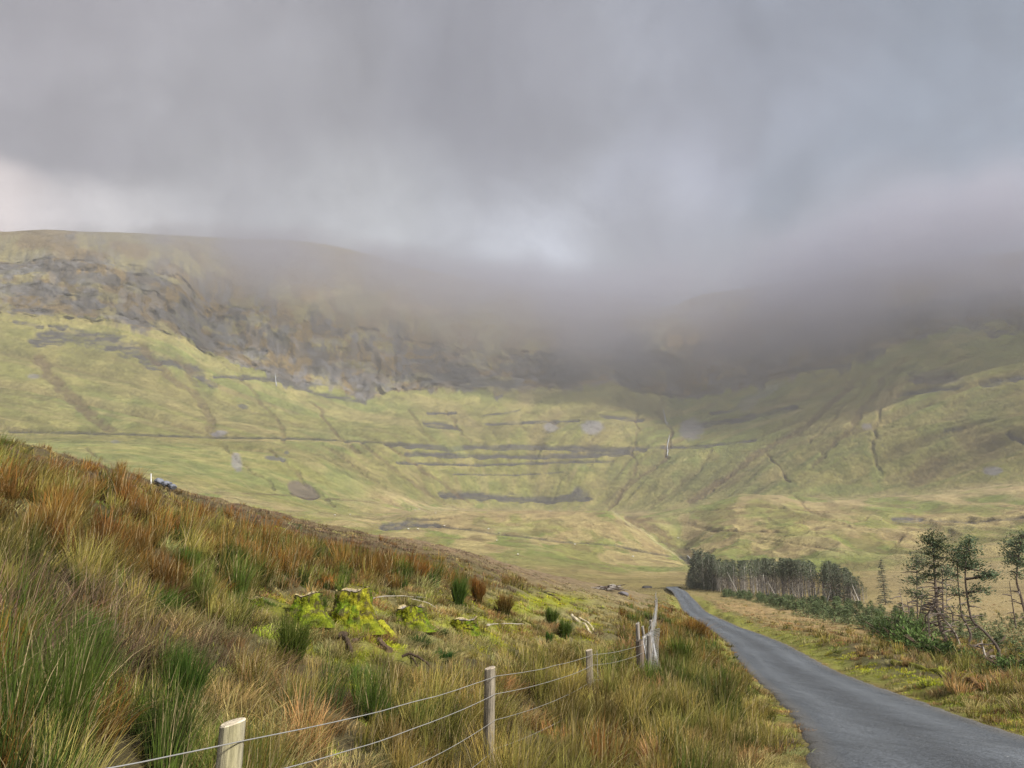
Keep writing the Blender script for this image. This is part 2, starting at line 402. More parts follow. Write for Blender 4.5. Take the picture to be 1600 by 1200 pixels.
rings = [
    ('A', ring([(x, None, 190, -5.5) for x in (0, 800, 1600)])),
    ('B', ring([(0, None, 300, 8), (400, None, 300, 2), (500, None, 300, 0), (600, None, 300, -1), (700, None, 300, -2), (850, None, 300, -3.2), (1000, None, 300, -4.4), (1160, None, 300, -4.4), (1300, None, 300, -4), (1600, None, 300, -3)])),
    ('C', mk([(0, 792), (200, 792), (400, 815), (500, 830), (600, 840), (700, 850), (850, 869), (960, 886), (1060, 894), (1160, 894), (1300, 889), (1450, 886), (1600, 880)], 420)),
    ('D', mk([(0, 762), (200, 766), (400, 798), (500, 809), (600, 820), (700, 827), (850, 838), (960, 848), (1040, 868), (1080, 878), (1110, 862), (1160, 850), (1300, 842), (1450, 845), (1600, 836)], 560)),
    ('E', mk([(0, 735), (200, 742), (400, 776), (500, 799), (590, 812), (640, 805), (700, 800), (800, 797.5), (900, 798.5), (952, 797), (965, 803), (985, 815), (1010, 832), (1040, 852), (1065, 866), (1085, 850), (1110, 832), (1160, 815), (1300, 810), (1450, 813), (1600, 800)], 680)),
    ('F', mk([(0, 705), (200, 712), (400, 738), (500, 765), (600, 792), (700, 806), (850, 806), (940, 806), (985, 809), (1040, 800), (1100, 789), (1130, 781), (1160, 776), (1200, 774), (1250, 777), (1300, 782), (1400, 778), (1500, 771), (1600, 760)], 850)),
    ('G', mk([(0, 690), (200, 694), (400, 708), (500, 728), (600, 768), (700, 794), (850, 798), (960, 802), (1100, 795), (1200, 784), (1400, 776), (1600, 755)], rG)),
    ('H', mk([(0, 672), (200, 677), (400, 682), (500, 685), (600, 690), (700, 695), (850, 698), (1000, 699), (1180, 686), (1300, 670), (1450, 655), (1600, 640)], rH)),
    ('I', mk(yI, rI)),
    ('J', mk(yJ, plus(rI, 75))),
    ('K', mk(yK, plus(rI, 450))),
]
AZ_IN = np.linspace(R(-40), R(40), 1040)
AZ = np.concatenate([np.linspace(-math.pi, R(-41), 70, endpoint=False), np.linspace(R(-41), R(-40), 6, endpoint=False), AZ_IN, np.linspace(R(40), R(41), 7)[1:], np.linspace(R(41), math.pi, 71)[1:]])
def on_az(a, v):
    f = pchip1(a, v, AZ); g = f[76:76 + 1040]; k = np.exp(-np.linspace(-2.2, 2.2, 37) ** 2); k /= k.sum()
    f[76:76 + 1040] = np.convolve(np.pad(g, 18, mode='edge'), k, 'valid'); return f
KR = []; KZ = []
for nme, (a, r, z) in rings:
    KR.append(on_az(a, r)); KZ.append(on_az(a, z))
KR += [KR[-1] + 700, np.full(len(AZ), 7000.)]; KZ += [KZ[-1] - 15, KZ[-1] - 150]
KR = np.array(KR); KZ = np.array(KZ)
# low open country behind the camera
back = sst(R(48), R(100), np.abs(AZ))
KZ = KZ * (1 - back) + back * np.linspace(-6, -30, len(KZ))[:, None]
MS = pchip_slopes(KR, KZ)
NR = [46, 46, 52, 60, 56, 44, 110, 150, 130, 60, 10, 6]
Vp = []; RRl = []; ZZl = []
for i, n in enumerate(NR):
    t = np.linspace(0, 1, n, endpoint=(i == len(NR) - 1))[:, None]
    h = KR[i + 1] - KR[i]
    RRl.append(KR[i] + h * t)
    ZZl.append(KZ[i] * (2 * t**3 - 3 * t**2 + 1) + MS[i] * h * (t**3 - 2 * t**2 + t) + KZ[i + 1] * (3 * t**2 - 2 * t**3) + MS[i + 1] * h * (t**3 - t**2))
    Vp.append(i + t[:, 0])
FR = np.concatenate(RRl); FZ_ = np.concatenate(ZZl); FV = np.concatenate(Vp)[:, None] * np.ones((1, len(AZ)))
FA = np.ones((len(FR), 1)) * AZ[None, :]
# relief ------------------------------------------------
U = FA * 1200.0                                     # metres along the slope
inG = sst(6.0, 6.6, FV) * (1 - sst(7.7, 8.0, FV))
shear = -FA * 520
Us = U + shear * (FV - 6)
gul = ridged(Us / 75, FV * .35, 21, 4)
fine = ridged(Us / 22, FV * .8 + 4, 31, 3)
FZ_ = FZ_ + inG * (-13 * (sst(.55, .95, gul)) - 3.0 * (fine - .5) + 8 * (fbm(U / 120, FV * 2, 41, 4) - .5))
# strata: the slope steps down in thin terraces
def terr(z, step, k):
    q = z / step; f = q - np.floor(q); return (np.floor(q) + sst(.5 - .5 * k, .5 + .5 * k, f)) * step
strat = sst(-.06, .02, FA) * (1 - sst(.14, .24, FA)) * inG
strat = np.maximum(strat, .35 * inG)
zw = FZ_ + 6 * fbm(U / 60, FZ_ / 40, 51, 3)
FZ_ = FZ_ + (terr(zw, 9.0, .45) - zw) * strat * .35
# crags
inC = sst(7.93, 8.03, FV) * (1 - sst(8.95, 9.25, FV))
wq = fbm(U / 60, FV * 2.5, 65, 3)
but = ridged(U / 80 + .9 * wq, FV * 1.5 + 1.2 * wq, 61, 5)
but2 = fbm(U / 12, FV * 10.0, 71, 4)
FR = FR + inC * (34 * (.62 - but) + 12 * (but2 - .5))
FZ_ = FZ_ + inC * (10 * (fbm(U / 30, FV * 5, 81, 4) - .5))
inT = sst(9, 9.3, FV)
FZ_ = FZ_ + inT * (1 - sst(9.7, 10, FV)) * 14 * (ridged(U / 90, FV * 2, 91, 4) - .55)
cap_ = FR * (KZ[10] / KR[10])[None, :]
FZ_ = np.where(FV > 8.9, np.minimum(FZ_, cap_ + 3 * (fbm(U / 50, FV * 4, 95, 3) - .6)), FZ_)
# moraine and valley hummocks
X0, Y0 = FR * np.sin(FA), FR * np.cos(FA)
inM = sst(1.2, 2.6, FV) * (1 - sst(5.8, 6.4, FV))
hum = ridged(X0 / 60 + .4 * fbm(X0 / 40, Y0 / 40, 7), Y0 / 95, 101, 4)
rightM = sst(.18, .26, FA)
FZ_ = FZ_ + inM * ((7 + 8 * rightM) * (hum - .6) + 1.6 * (fbm(X0 / 14, Y0 / 18, 111, 3) - .5)) * np.where(FV > 4.0, .5, 1)
FZ_ = FZ_ + (1 - inM) * sst(0, .6, FV) * (1 - sst(5, 6, FV)) * 1.0 * (fbm(X0 / 25, Y0 / 25, 121, 3) - .5)
FZ_[0] = -5.5 + 0 * FZ_[0]
FX, FYy = FR * np.sin(FA), FR * np.cos(FA)
PXI, PYI = proj(FX, FYy, FZ_)
# near grid
nr = np.concatenate([np.geomspace(.4, 190, 420)])
NA, NRr = np.meshgrid(AZ, nr, indexing='xy')
NX, NY = NRr * np.sin(NA), NRr * np.cos(NA)
NZ = near_H(NX, NY)
bl = sst(120, 188, NRr) * 1.0
NZ = NZ * (1 - bl) + (-5.5) * bl
NZ[-1] = -5.5
def column(az):
    f = np.interp(az, AZ, np.arange(len(AZ))); i = int(min(max(f, 0), len(AZ) - 2)); t = f - i
    r = np.concatenate([nr, FR[1:, i] * (1 - t) + FR[1:, i + 1] * t]); z = np.concatenate([NZ[:, i] * (1 - t) + NZ[:, i + 1] * t, FZ_[1:, i] * (1 - t) + FZ_[1:, i + 1] * t])
    return r, z
def hit(px, py, rmin=2.0):
    """first ground point met by the line of sight through a photo pixel"""
    az = float(paz(px, py)); t = float(ptan(px, py)); r, z = column(az)
    ok = np.where((r > rmin) & (z >= r * t))[0]
    if len(ok) == 0: return None
    k = ok[0]
    if k == 0: rr = r[0]
    else:
        a, b = z[k - 1] - r[k - 1] * t, z[k] - r[k] * t; s = -a / (b - a) if b != a else 0
        s = min(max(s, 0), 1); rr = r[k - 1] + (r[k] - r[k - 1]) * s
    return np.array((rr * math.sin(az), rr * math.cos(az), np.interp(rr, r, z)))
_lnr = np.log(nr)
def gz(X, Y):
    """ground height (vectorised) for near places"""
    X = np.asarray(X, float); Y = np.asarray(Y, float)
    az = np.arctan2(X, Y); r = np.clip(np.hypot(X, Y), nr[0], 189.9)
    fi = np.interp(az, AZ, np.arange(len(AZ))); fj = np.interp(np.log(r), _lnr, np.arange(len(nr)))
    i = np.clip(fi.astype(int), 0, len(AZ) - 2); j = np.clip(fj.astype(int), 0, len(nr) - 2); a = fi - i; b = fj - j
    return (NZ[j, i] * (1 - a) + NZ[j, i + 1] * a) * (1 - b) + (NZ[j + 1, i] * (1 - a) + NZ[j + 1, i + 1] * a) * b
# ------------------------------------------------------------------ painting of the far ground (materials of the land itself)
def seg_d(px, py, pts):
    best = np.full(px.shape, 1e9)
    for (x1, y1), (x2, y2) in zip(pts[:-1], pts[1:]):
        dx, dy = x2 - x1, y2 - y1; t = np.clip(((px - x1) * dx + (py - y1) * dy) / (dx * dx + dy * dy), 0, 1)
        best = np.minimum(best, np.hypot(px - x1 - t * dx, py - y1 - t * dy))
    return best
GREEN = np.array((.172, .168, .046)); GREEN2 = np.array((.150, .175, .048)); YEL = np.array((.250, .222, .074)); TAN = np.array((.30, .235, .105))
BRN = np.array((.135, .092, .045)); ROCK = np.array((.068, .070, .077)); ROCKL = np.array((.16, .16, .17)); SCREE = np.array((.20, .19, .20)); PEAT = np.array((.05, .042, .034))
n1 = fbm(U / 160, FV * 2.2, 201, 4); n2 = fbm(U / 35, FV * 7, 211, 5); n3 = fbm(Us / 12, FV * 2.2, 221, 4); n4 = fbm(U / 6, FV * 30, 231, 3)
c = np.ones(FV.shape + (3,)) * GREEN
c = mix(c, GREEN2, sst(.42, .62, n1) * .7)
c = mix(c, YEL, sst(.5, .68, n2) * .65)
c = mix(c, TAN, sst(.52, .72, n3) * .4); c = mix(c, BRN, sst(.54, .66, fbm(Us / 9, FV * 3.5, 226, 4)) * .26 * inG); c = mix(c, GREEN * .6, sst(.56, .68, fbm(U / 16, FV * 16, 227, 4)) * .32)
c = mix(c, BRN, sst(.6, .85, gul) * .32 * inG)
# steepness of the mesh tells where turf gives way to rock
dz = np.gradient(FZ_, axis=0); dr = np.gradient(FR, axis=0); st = np.abs(dz) / np.maximum(np.abs(dr), .02)
# crags
up = np.clip((FV - 8), 0, 1)
rockn = fbm(U / 34 + 2 + .6 * fbm(U / 50, FV * 4, 245, 3), FV * 6.5, 241, 6) + .16 * (fbm(U / 9, FV * 2.4, 251, 3) - .5)
wob = .12 * (fbm(U / 60, FV * 0, 261, 4) - .5) * 2 + .09 * (fbm(U / 9, FV * 4, 262, 3) - .5) * 2
crag = sst(7.97, 8.02, FV + wob) * (1 - sst(8.75, 9.15, FV + wob * 3))
heath = mix(np.ones(FV.shape + (3,)) * np.array((.145, .105, .048)), (.19, .165, .075), sst(.45, .65, n2))
c = mix(c, heath, sst(7.97, 8.05, FV + wob))
c = mix(c, ROCK, crag * sst(.44, .55, rockn) * .68)
c = mix(c, ROCKL, crag * sst(.5, .62, fbm(U / 11, FV * 11, 271, 4)) * .4); c = mix(c, (.035, .035, .038), crag * sst(.56, .68, fbm(U / 7 + 3, FV * 6, 275, 4)) * .4)
c = mix(c, (.14, .115, .06), sst(9.0, 9.5, FV) * .75)
# ledges, gullies, scree and scars ---------------------------------------
near_img = (np.abs(FA) < R(41)) & (FV > 1.0)
jag = (fbm(PXI / 16, PYI / 5, 281, 4) - .5)
wan = 11 * (fbm(PYI / 16, PXI / 60, 285, 3) - .5) * 2
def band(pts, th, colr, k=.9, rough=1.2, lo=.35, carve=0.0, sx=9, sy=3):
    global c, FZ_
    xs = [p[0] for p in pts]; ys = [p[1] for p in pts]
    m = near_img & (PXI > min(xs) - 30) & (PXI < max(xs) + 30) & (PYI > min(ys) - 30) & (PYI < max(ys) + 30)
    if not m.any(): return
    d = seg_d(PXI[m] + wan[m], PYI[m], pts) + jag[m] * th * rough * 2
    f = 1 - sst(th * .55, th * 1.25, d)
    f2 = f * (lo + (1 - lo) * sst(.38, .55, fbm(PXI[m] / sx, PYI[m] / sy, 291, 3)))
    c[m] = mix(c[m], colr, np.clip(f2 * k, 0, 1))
    if carve: FZ_[m] -= f * carve
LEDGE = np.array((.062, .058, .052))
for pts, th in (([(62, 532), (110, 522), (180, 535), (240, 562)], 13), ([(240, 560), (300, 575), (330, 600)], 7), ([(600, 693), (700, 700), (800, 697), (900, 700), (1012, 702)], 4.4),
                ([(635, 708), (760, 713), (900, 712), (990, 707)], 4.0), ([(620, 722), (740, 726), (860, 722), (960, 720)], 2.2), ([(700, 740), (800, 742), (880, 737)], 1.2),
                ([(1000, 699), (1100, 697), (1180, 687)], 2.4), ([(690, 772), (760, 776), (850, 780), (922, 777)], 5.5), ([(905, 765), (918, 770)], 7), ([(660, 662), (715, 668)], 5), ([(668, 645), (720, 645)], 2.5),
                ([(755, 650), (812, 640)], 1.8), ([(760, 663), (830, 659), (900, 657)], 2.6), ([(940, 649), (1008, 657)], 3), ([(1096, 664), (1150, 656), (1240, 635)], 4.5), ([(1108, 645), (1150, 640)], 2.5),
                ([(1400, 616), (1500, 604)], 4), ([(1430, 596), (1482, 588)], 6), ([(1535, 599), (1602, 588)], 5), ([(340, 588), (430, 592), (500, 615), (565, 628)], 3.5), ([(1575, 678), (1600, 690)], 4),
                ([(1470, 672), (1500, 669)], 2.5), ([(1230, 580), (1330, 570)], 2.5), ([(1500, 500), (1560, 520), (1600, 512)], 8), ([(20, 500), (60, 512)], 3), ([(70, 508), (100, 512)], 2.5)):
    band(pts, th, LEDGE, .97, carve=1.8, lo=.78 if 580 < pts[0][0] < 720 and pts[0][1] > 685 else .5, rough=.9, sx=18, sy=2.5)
for pts, th, k in (([(66, 560), (95, 605), (135, 645), (170, 670)], 9, .75), ([(225, 540), (262, 585), (300, 612), (322, 645), (336, 676)], 6, .6), ([(280, 560), (310, 600)], 6, .5), ([(380, 590), (420, 640), (452, 690)], 3, .45),
                   ([(488, 628), (530, 680), (562, 706)], 3, .7), ([(562, 690), (620, 738), (690, 785)], 3.2, .5), ([(600, 690), (660, 735), (735, 788)], 2.4, .6), ([(520, 700), (600, 762)], 3, .35), ([(560, 760), (640, 795)], 2, .3),
                   ([(1330, 600), (1240, 676), (1180, 712), (1085, 782)], 5, .75), ([(1350, 600), (1262, 690)], 2.4, .5), ([(1395, 575), (1330, 660), (1270, 725)], 4.5, .65), ([(1412, 560), (1375, 640), (1362, 690), (1372, 740)], 3, .38), ([(1120, 700), (1060, 760), (1010, 795)], 2.5, .4), ([(1160, 720), (1100, 780)], 2, .4), ([(700, 640), (730, 690)], 2.4, .4), ([(420, 700), (520, 790)], 2.2, .4), ([(350, 700), (430, 765)], 2, .3), ([(130, 700), (200, 740)], 2.2, .4),
                   ([(1200, 710), (1217, 726), (1233, 752)], 1.6, .8), ([(1044, 712), (1000, 742), (970, 775), (948, 795)], 3, .7), ([(1046, 675), (1044, 714)], 4, .6), ([(1030, 610), (1040, 660), (1047, 678)], 4, .45), ([(997, 640), (990, 740), (962, 786)], 2.2, .5),
                   ([(640, 640), (650, 665), (680, 690)], 3, .4), ([(820, 640), (870, 665)], 3, .35), ([(1100, 640), (1170, 600)], 5, .3)):
    band(pts, th, BRN * .8, k, rough=.6, lo=.7, carve=2.2)
def patch(x, y, a, b, rot, colr, k=.9, carve=0, soft=.35):
    global c, FZ_
    m = near_img & (np.abs(PXI - x) < a * 2 + 8) & (np.abs(PYI - y) < max(a, b) * 2 + 8)
    if not m.any(): return
    cr, sr = math.cos(rot), math.sin(rot); dx, dy = PXI[m] - x, PYI[m] - y
    d = np.hypot((dx * cr + dy * sr) / a, (-dx * sr + dy * cr) / b) + jag[m] * soft * 1.6
    f = 1 - sst(1 - soft, 1 + soft * .5, d); c[m] = mix(c[m], colr, f * k)
    if carve: FZ_[m] -= f * carve
for p_ in ((860, 668, 13, 8, 0, SCREE, .7), (925, 668, 18, 12, 0, SCREE, .8), (1080, 670, 20, 18, 0, SCREE, .75), (370, 722, 9, 17, -.2, SCREE, .7), (342, 677, 14, 5, 0, SCREE, .8), (430, 716, 17, 4, .12, ROCK, .8),
           (1552, 736, 16, 7, 0, SCREE, .8), (1354, 666, 9, 5, 0, SCREE, .7), (380, 635, 8, 4, .2, ROCK, .7), (448, 707, 4, 3, 0, ROCK, .7), (180, 690, 8, 3, 0, ROCKL, .5), (52, 588, 10, 4, 0, SCREE, .6),
           (700, 600, 20, 6, 0, BRN, .6), (1450, 735, 40, 16, -.6, BRN * .9, .55), (1530, 690, 40, 26, .3, BRN * .9, .45), (1170, 630, 22, 12, -.5, ROCKL, .4), (1200, 610, 30, 8, -.5, ROCKL, .4),
           (1460, 590, 45, 14, 0, (.14, .12, .11), .5), (820, 620, 14, 20, 0, TAN, .4), (1390, 620, 14, 40, .6, TAN * .9, .5), (700, 690, 40, 10, .6, GREEN2, .4), (545, 755, 40, 18, .4, GREEN2, .6), (300, 805, 60, 10, .2, GREEN2, .5), (1320, 765, 60, 9, 0, GREEN2 * 1.05, .6), (1370, 745, 12, 22, 0, GREEN2, .6)):
    patch(*p_)
patch(1000, 560, 42, 50, 0, ROCK * .55, .85, soft=.6); patch(880, 582, 44, 26, .1, ROCK * .55, .8, soft=.6); patch(690, 580, 60, 24, .2, ROCK * .7, .6, soft=.6)
patch(474, 765, 27, 13, .42, (.125, .10, .07), .95, 2.0, .12); band([(455, 771), (480, 778), (499, 776)], 1.8, PEAT, .95, rough=.3, lo=.9)
band([(340, 769), (455, 774), (560, 783), (600, 786)], 1.3, BRN * .7, .7, rough=.5, lo=.6)
band([(20, 674), (170, 677), (330, 683), (450, 684), (560, 689), (640, 693)], 2.0, (.06, .055, .035), .95, rough=.4, lo=.7, carve=1.2)
band([(340, 688), (450, 688), (560, 691)], 1.5, TAN, .5, rough=.4, lo=.7)
# valley floor and moraine ---------------------------------------------------
v2 = (1 - sst(5.9, 6.3, FV))
m1 = fbm(X0 / 55, Y0 / 90, 301, 5); m2 = fbm(X0 / 12, Y0 / 20, 311, 4); m3 = fbm(X0 / 22, Y0 / 60, 321, 4)
vc = np.ones(c.shape) * np.array((.215, .205, .062))
vc = mix(vc, (.16, .185, .048), sst(.45, .58, m1) * .85); vc = mix(vc, TAN * 1.15, sst(.48, .6, m3) * .8); vc = mix(vc, BRN * 1.3, sst(.52, .64, m2) * .45)
crest = sst(3.0, 3.8, FV) * (1 - sst(.17, .2, FA)); vc = mix(vc, (.29, .22, .105), crest * .75 * sst(.3, .5, m2))
low = (1 - sst(1.3, 2.1, FV)) ; vc = mix(vc, (.24, .185, .075), low * .75)
rt = sst(.40, .48, FA) * (1 - sst(1.6, 2.6, FV)); vc = mix(vc, (.32, .25, .12), rt * .9)
topR = sst(4.2, 4.9, FV) * sst(.2, .25, FA); vc = mix(vc, (.31, .24, .12), topR * sst(.35, .55, m3) * .85)
vc = mix(vc, (.33, .28, .13), sst(.68, .9, hum) * inM * .5)
vc = mix(vc, BRN, sst(.62, .8, fbm(X0 / 18, Y0 / 10, 331, 4)) * inM * .5)
v2 = v2[..., None]; far_left = (sst(R(-8), R(-14), FA) * sst(3.3, 4.2, FV))[..., None]
m_ = np.clip(v2 * (1 - far_left), 0, 1); cm_ = c.copy(); c = c * (1 - m_) + vc * m_
# re-apply marks that belong to the valley
for pts, th, colr, k in (([(600, 823), (640, 818), (688, 821)], 5.5, (.085, .078, .072), .95), ([(688, 822), (740, 828), (800, 836), (880, 846), (960, 851), (1050, 870)], 1.6, PEAT * 1.3, .8), ([(640, 810), (690, 812)], 2, PEAT * 1.5, .7),
                         ([(985, 812), (1020, 826), (1050, 850), (1072, 870)], 9, BRN * .75, .75), ([(1060, 868), (1078, 878)], 4, (.05, .045, .04), .9), ([(1000, 812), (1060, 815), (1120, 830)], 4, BRN, .5),
                         ([(1396, 812), (1440, 812)], 4.5, (.10, .09, .085), .95), ([(1440, 812), (1520, 816), (1600, 808)], 2.2, PEAT * 1.4, .75), ([(1110, 828), (1240, 832), (1350, 812), (1362, 805)], 1.2, BRN, .6), ([(1240, 775), (1260, 800), (1300, 810)], 2, BRN, .5),
                         ([(1390, 857), (1400, 850), (1420, 832)], 1.6, BRN, .6), ([(1080, 800), (1180, 790), (1290, 800)], 1.5, BRN, .5), ([(1180, 840), (1250, 850), (1320, 862)], 1.3, BRN, .5), ([(1200, 815), (1230, 830)], 5, BRN * .9, .4),
                         ([(955, 798), (985, 818), (1020, 842), (1062, 872)], 2.0, (.36, .32, .16), .6), ([(500, 800), (560, 806), (600, 812)], 1.3, BRN, .5)):
    band(pts, th, colr, k, rough=.7, lo=.6, carve=.8)
c = np.clip(c, .01, .9)
FZ_[0] = -5.5
def grid_mesh(name, X, Y, Z, C, mat, kind='structure'):
    nr_, na = X.shape; idx = np.arange(nr_ * na).reshape(nr_, na)
    q = np.stack([idx[:-1, :-1], idx[:-1, 1:], idx[1:, 1:], idx[1:, :-1]], -1).reshape(-1, 4)[:, ::-1]
    me = mesh_np(name, np.stack([X, Y, Z], -1).reshape(-1, 3), quads=q, mat=mat, col=C.reshape(-1, 3), smooth=True)
    return link(name, me, kind=kind)
jm = int(sum(NR[:6]))
grid_mesh('valley_ground', FX[:jm + 1], FYy[:jm + 1], FZ_[:jm + 1], c[:jm + 1], M_valley)
FXd, FYd = FR * np.sin(FA), FR * np.cos(FA)
grid_mesh('mountain', FXd[jm:], FYd[jm:], FZ_[jm:], c[jm:], M_mount)
MOUNDS = [(510, 980, 30, 12), (490, 1015, 26, 9), (450, 955, 38, 14), (575, 990, 30, 10), (650, 968, 30, 12), (700, 975, 30, 9), (612, 1005, 40, 12), (570, 1026, 80, 11), (745, 992, 36, 9), (795, 952, 44, 12), (860, 940, 50, 10), (600, 960, 22, 10), (790, 985, 40, 9)]
# near ground colour
nPX, nPY = proj(NX, NY, NZ); _, nd, ndf = near_base(NX, NY)
k1 = fbm(NX * .35, NY * .35, 401, 4); k2 = fbm(NX * 1.7, NY * 1.7, 411, 4); k3 = fbm(NX * .08, NY * .08, 421, 3)
g = np.ones(NX.shape + (3,)) * np.array((.17, .14, .055))
g = mix(g, (.22, .15, .07), sst(.45, .6, k1)); g = mix(g, (.13, .13, .04), sst(.5, .65, k2) * .7)
uphill = sst(0, 3, nd - ndf)
g = mix(g, (.21, .15, .095), sst(30, 60, NRr) * uphill * .8)
g = mix(g, (.19, .13, .06), (1 - sst(30, 60, NRr)) * uphill * .5)
g = mix(g, (.23, .24, .045), sst(1.5, 2, np.abs(nd)) * (1 - sst(2.6, 4.2, np.abs(nd))) * .75)
g = mix(g, (.33, .23, .105), sst(3.5, 6, -nd) * sst(.35, .6, k1 * .5 + k2 * .5) * .9)
g = mix(g, (.075, .065, .035), (1 - sst(30, 55, NRr)) * sst(1.9, 3.2, np.abs(nd)) * .75)
g = mix(g, (.32, .25, .12), sst(80, 110, NRr) * sst(8, 20, -nd) * .8)
fj_ = (sst(130, 188, NRr) * .999)[..., None]; g = g * (1 - fj_) + c[0][None, :, :] * fj_
mz = (NZ * 0)
for (mx_, my_, ma, mb2) in MOUNDS: mz = np.maximum(mz, np.exp(-((nPX - mx_) / ma) ** 2 - ((nPY - my_) / mb2) ** 2) * (NRr > 5))
zs_ = np.clip(np.exp(-((nPX - 700) / 300) ** 4 - ((nPY - 970) / 50) ** 4), 0, 1) * uphill; g = mix(g, (.30, .27, .11), zs_ * .75)
g = mix(g, (.24, .25, .03), np.clip(mz * 1.4, 0, .9))
grid_mesh('ground', NX, NY, NZ, np.clip(g, .01, .9), M_ground)

# ------------------------------------------------------------------ road
def ground_line(Ys, d): return road_x(Ys) - d / C14
ys = np.concatenate([np.arange(-12, 60, .2), np.arange(60, 232, 1.2)])
dd = np.array([-1.62, -1.56, -1.45, -1.2, -.95, -.75, -.5, -.25, 0, .25, .5, .75, .95, 1.2, 1.45, 1.56, 1.62])
Yg, Dg = np.meshgrid(ys, dd, indexing='ij')
Wv = 1 + .06 * (fbm(Yg * 1.6, np.sign(Dg) * 9, 431, 4) - .5) * 2 * (np.abs(Dg) > 1.4)
Xg = road_x(Yg) - Dg * Wv / C14
Zg = road_z(Yg) + .05 - .03 * (Dg / 1.6) ** 2
Zg = np.maximum(Zg, gz(Xg, Yg) + .035)
Zg[:, 0] -= .05; Zg[:, -1] -= .05
rc = np.ones(Yg.shape + (3,)) * np.array((.084, .095, .108))
wheel = np.exp(-((np.abs(Dg) - .78) / .3) ** 2); rc = mix(rc, (.128, .142, .158), wheel * .75 * sst(.25, .6, fbm(Yg * .12, Dg, 441, 3) + .15))
rc = mix(rc, (.066, .072, .080), np.exp(-(Dg / .3) ** 2) * .6); rc = mix(rc, (.14, .12, .09), sst(1.3, 1.55, np.abs(Dg)) * .6)
for yb in (94, 97.5): rc = mix(rc, (.26, .26, .27), np.exp(-((Yg - yb) / .35) ** 2) * .6 * (np.abs(Dg) < 1.3))
grid_mesh('road', Xg, Yg, Zg, rc, M_road)

# ------------------------------------------------------------------ haze and mist
def vol_mat(name, dens, colr, aniso=0.0):
    m = bpy.data.materials.new(name); m.use_nodes = True; nt = m.node_tree; nt.nodes.clear()
    o = N(nt, 'ShaderNodeOutputMaterial'); p = N(nt, 'ShaderNodeVolumePrincipled')
    p.inputs['Color'].default_value = (*colr, 1); p.inputs['Density'].default_value = dens; p.inputs['Anisotropy'].default_value = aniso
    nt.links.new(p.outputs[0], o.inputs['Volume']); m.cycles.homogeneous_volume = True if hasattr(m.cycles, 'homogeneous_volume') else None
    return m
if HAZE:
    mb_ = MB(); B = 7300; z1, z2 = float(FZ_.min()) - 40, float(FZ_.max()) + 30
    mb_.add([(x, y, z) for z in (z1, z2) for y in (-B, B) for x in (-B, B)], [(0, 2, 3, 1), (4, 5, 7, 6), (0, 1, 5, 4), (2, 6, 7, 3), (0, 4, 6, 2), (1, 3, 7, 5)])
    mb_.build('haze', vol_mat('haze_air', HAZE_D, (.86, .87, .93)), kind='stuff')
if MIST:
    # bank of mist lying against the crags and over the ridge: bottom and top edge in photo rows, and its depth in metres
    mx = [-260, 0, 100, 200, 330, 470, 560, 640, 760, 860, 960, 1040, 1120, 1250, 1350, 1450, 1600, 2600]
    mbot = [380, 395, 412, 440, 480, 512, 545, 570, 595, 606, 612, 616, 612, 600, 585, 560, 530, 480]
    mtop = [340, 348, 346, 342, 338, 340, 352, 368, 386, 392, 388, 376, 350, 310, 270, 235, 200, 180]
    mT = [0.02, .06, .22, .55, 1.05, 1.25, 1.35, 1.4, 1.45, 1.6, 1.7, 1.75, 1.9, 2.5, 3.0, 3.2, 3.1, 2.8]
    NU, NVv = 320, 110
    xs = np.linspace(-260, 2600, NU); vs_ = np.linspace(0, 1, NVv)
    XX, VV = np.meshgrid(xs, vs_, indexing='xy')
    bot = pchip1(mx, mbot, XX) + 34 * (fbm(XX / 90, VV * 0, 501, 4) - .5) + 10 * (fbm(XX / 25, VV * 0, 505, 3) - .5)
    top = pchip1(mx, mtop, XX) - 34 * (fbm(XX / 70, VV * 0, 507, 4) - .5)
    PYm = bot + (top - bot) * VV
    prof = (.5 * sst(0, .45, VV) + .5 * sst(.2, .85, VV)) * (1 - sst(.66 - .26 * sst(900, 1300, XX), 1, VV))
    n_ = .74 + 1.5 * (fbm(XX / 120 + VV * .8, PYm / 80 + XX / 300, 511, 5, .55) - .5)
    DEP = 215 * pchip1(mx, mT, XX) * prof * np.clip(n_, .42, 1.35)
    DEP = DEP * sst(0, 30, XX + 260) * (1 - sst(2500, 2600, XX)) 
    azm = paz(XX, PYm); tn = ptan(XX, PYm)
    surf = np.interp(azm, AZ, KR[8]) + 60
    # the mountain's own distance along each line of sight
    RM = np.full(XX.shape, 0.0)
    for i in range(NU):
        for j in range(NVv):
            pass
    rf = np.interp(azm, AZ, KR[8]) - 130 + 0 * DEP
    rf = rf + (1 - np.clip(DEP / 215, 0, 1)) * 60
    rb = rf + DEP + .5
    def pts(r_): return np.stack([r_ * np.sin(azm), r_ * np.cos(azm), r_ * tn], -1).reshape(-1, 3)
    Vf, Vb = pts(rf), pts(rb); n0 = NU * NVv; idx = np.arange(n0).reshape(NVv, NU)
    q = np.stack([idx[:-1, :-1], idx[:-1, 1:], idx[1:, 1:], idx[1:, :-1]], -1).reshape(-1, 4)
    loop = np.concatenate([idx[0, :-1], idx[:-1, -1], idx[-1, :0:-1], idx[:0:-1, 0]]); l2 = np.roll(loop, -1)
    side = np.stack([l2, loop, loop + n0, l2 + n0], -1)
    me = mesh_np('mist', np.concatenate([Vf, Vb]), quads=np.concatenate([q, q[:, ::-1] + n0, side]), mat=vol_mat('mist_bank', MIST_D, (.89, .89, .95), .8))
    link('mist', me, kind='stuff')

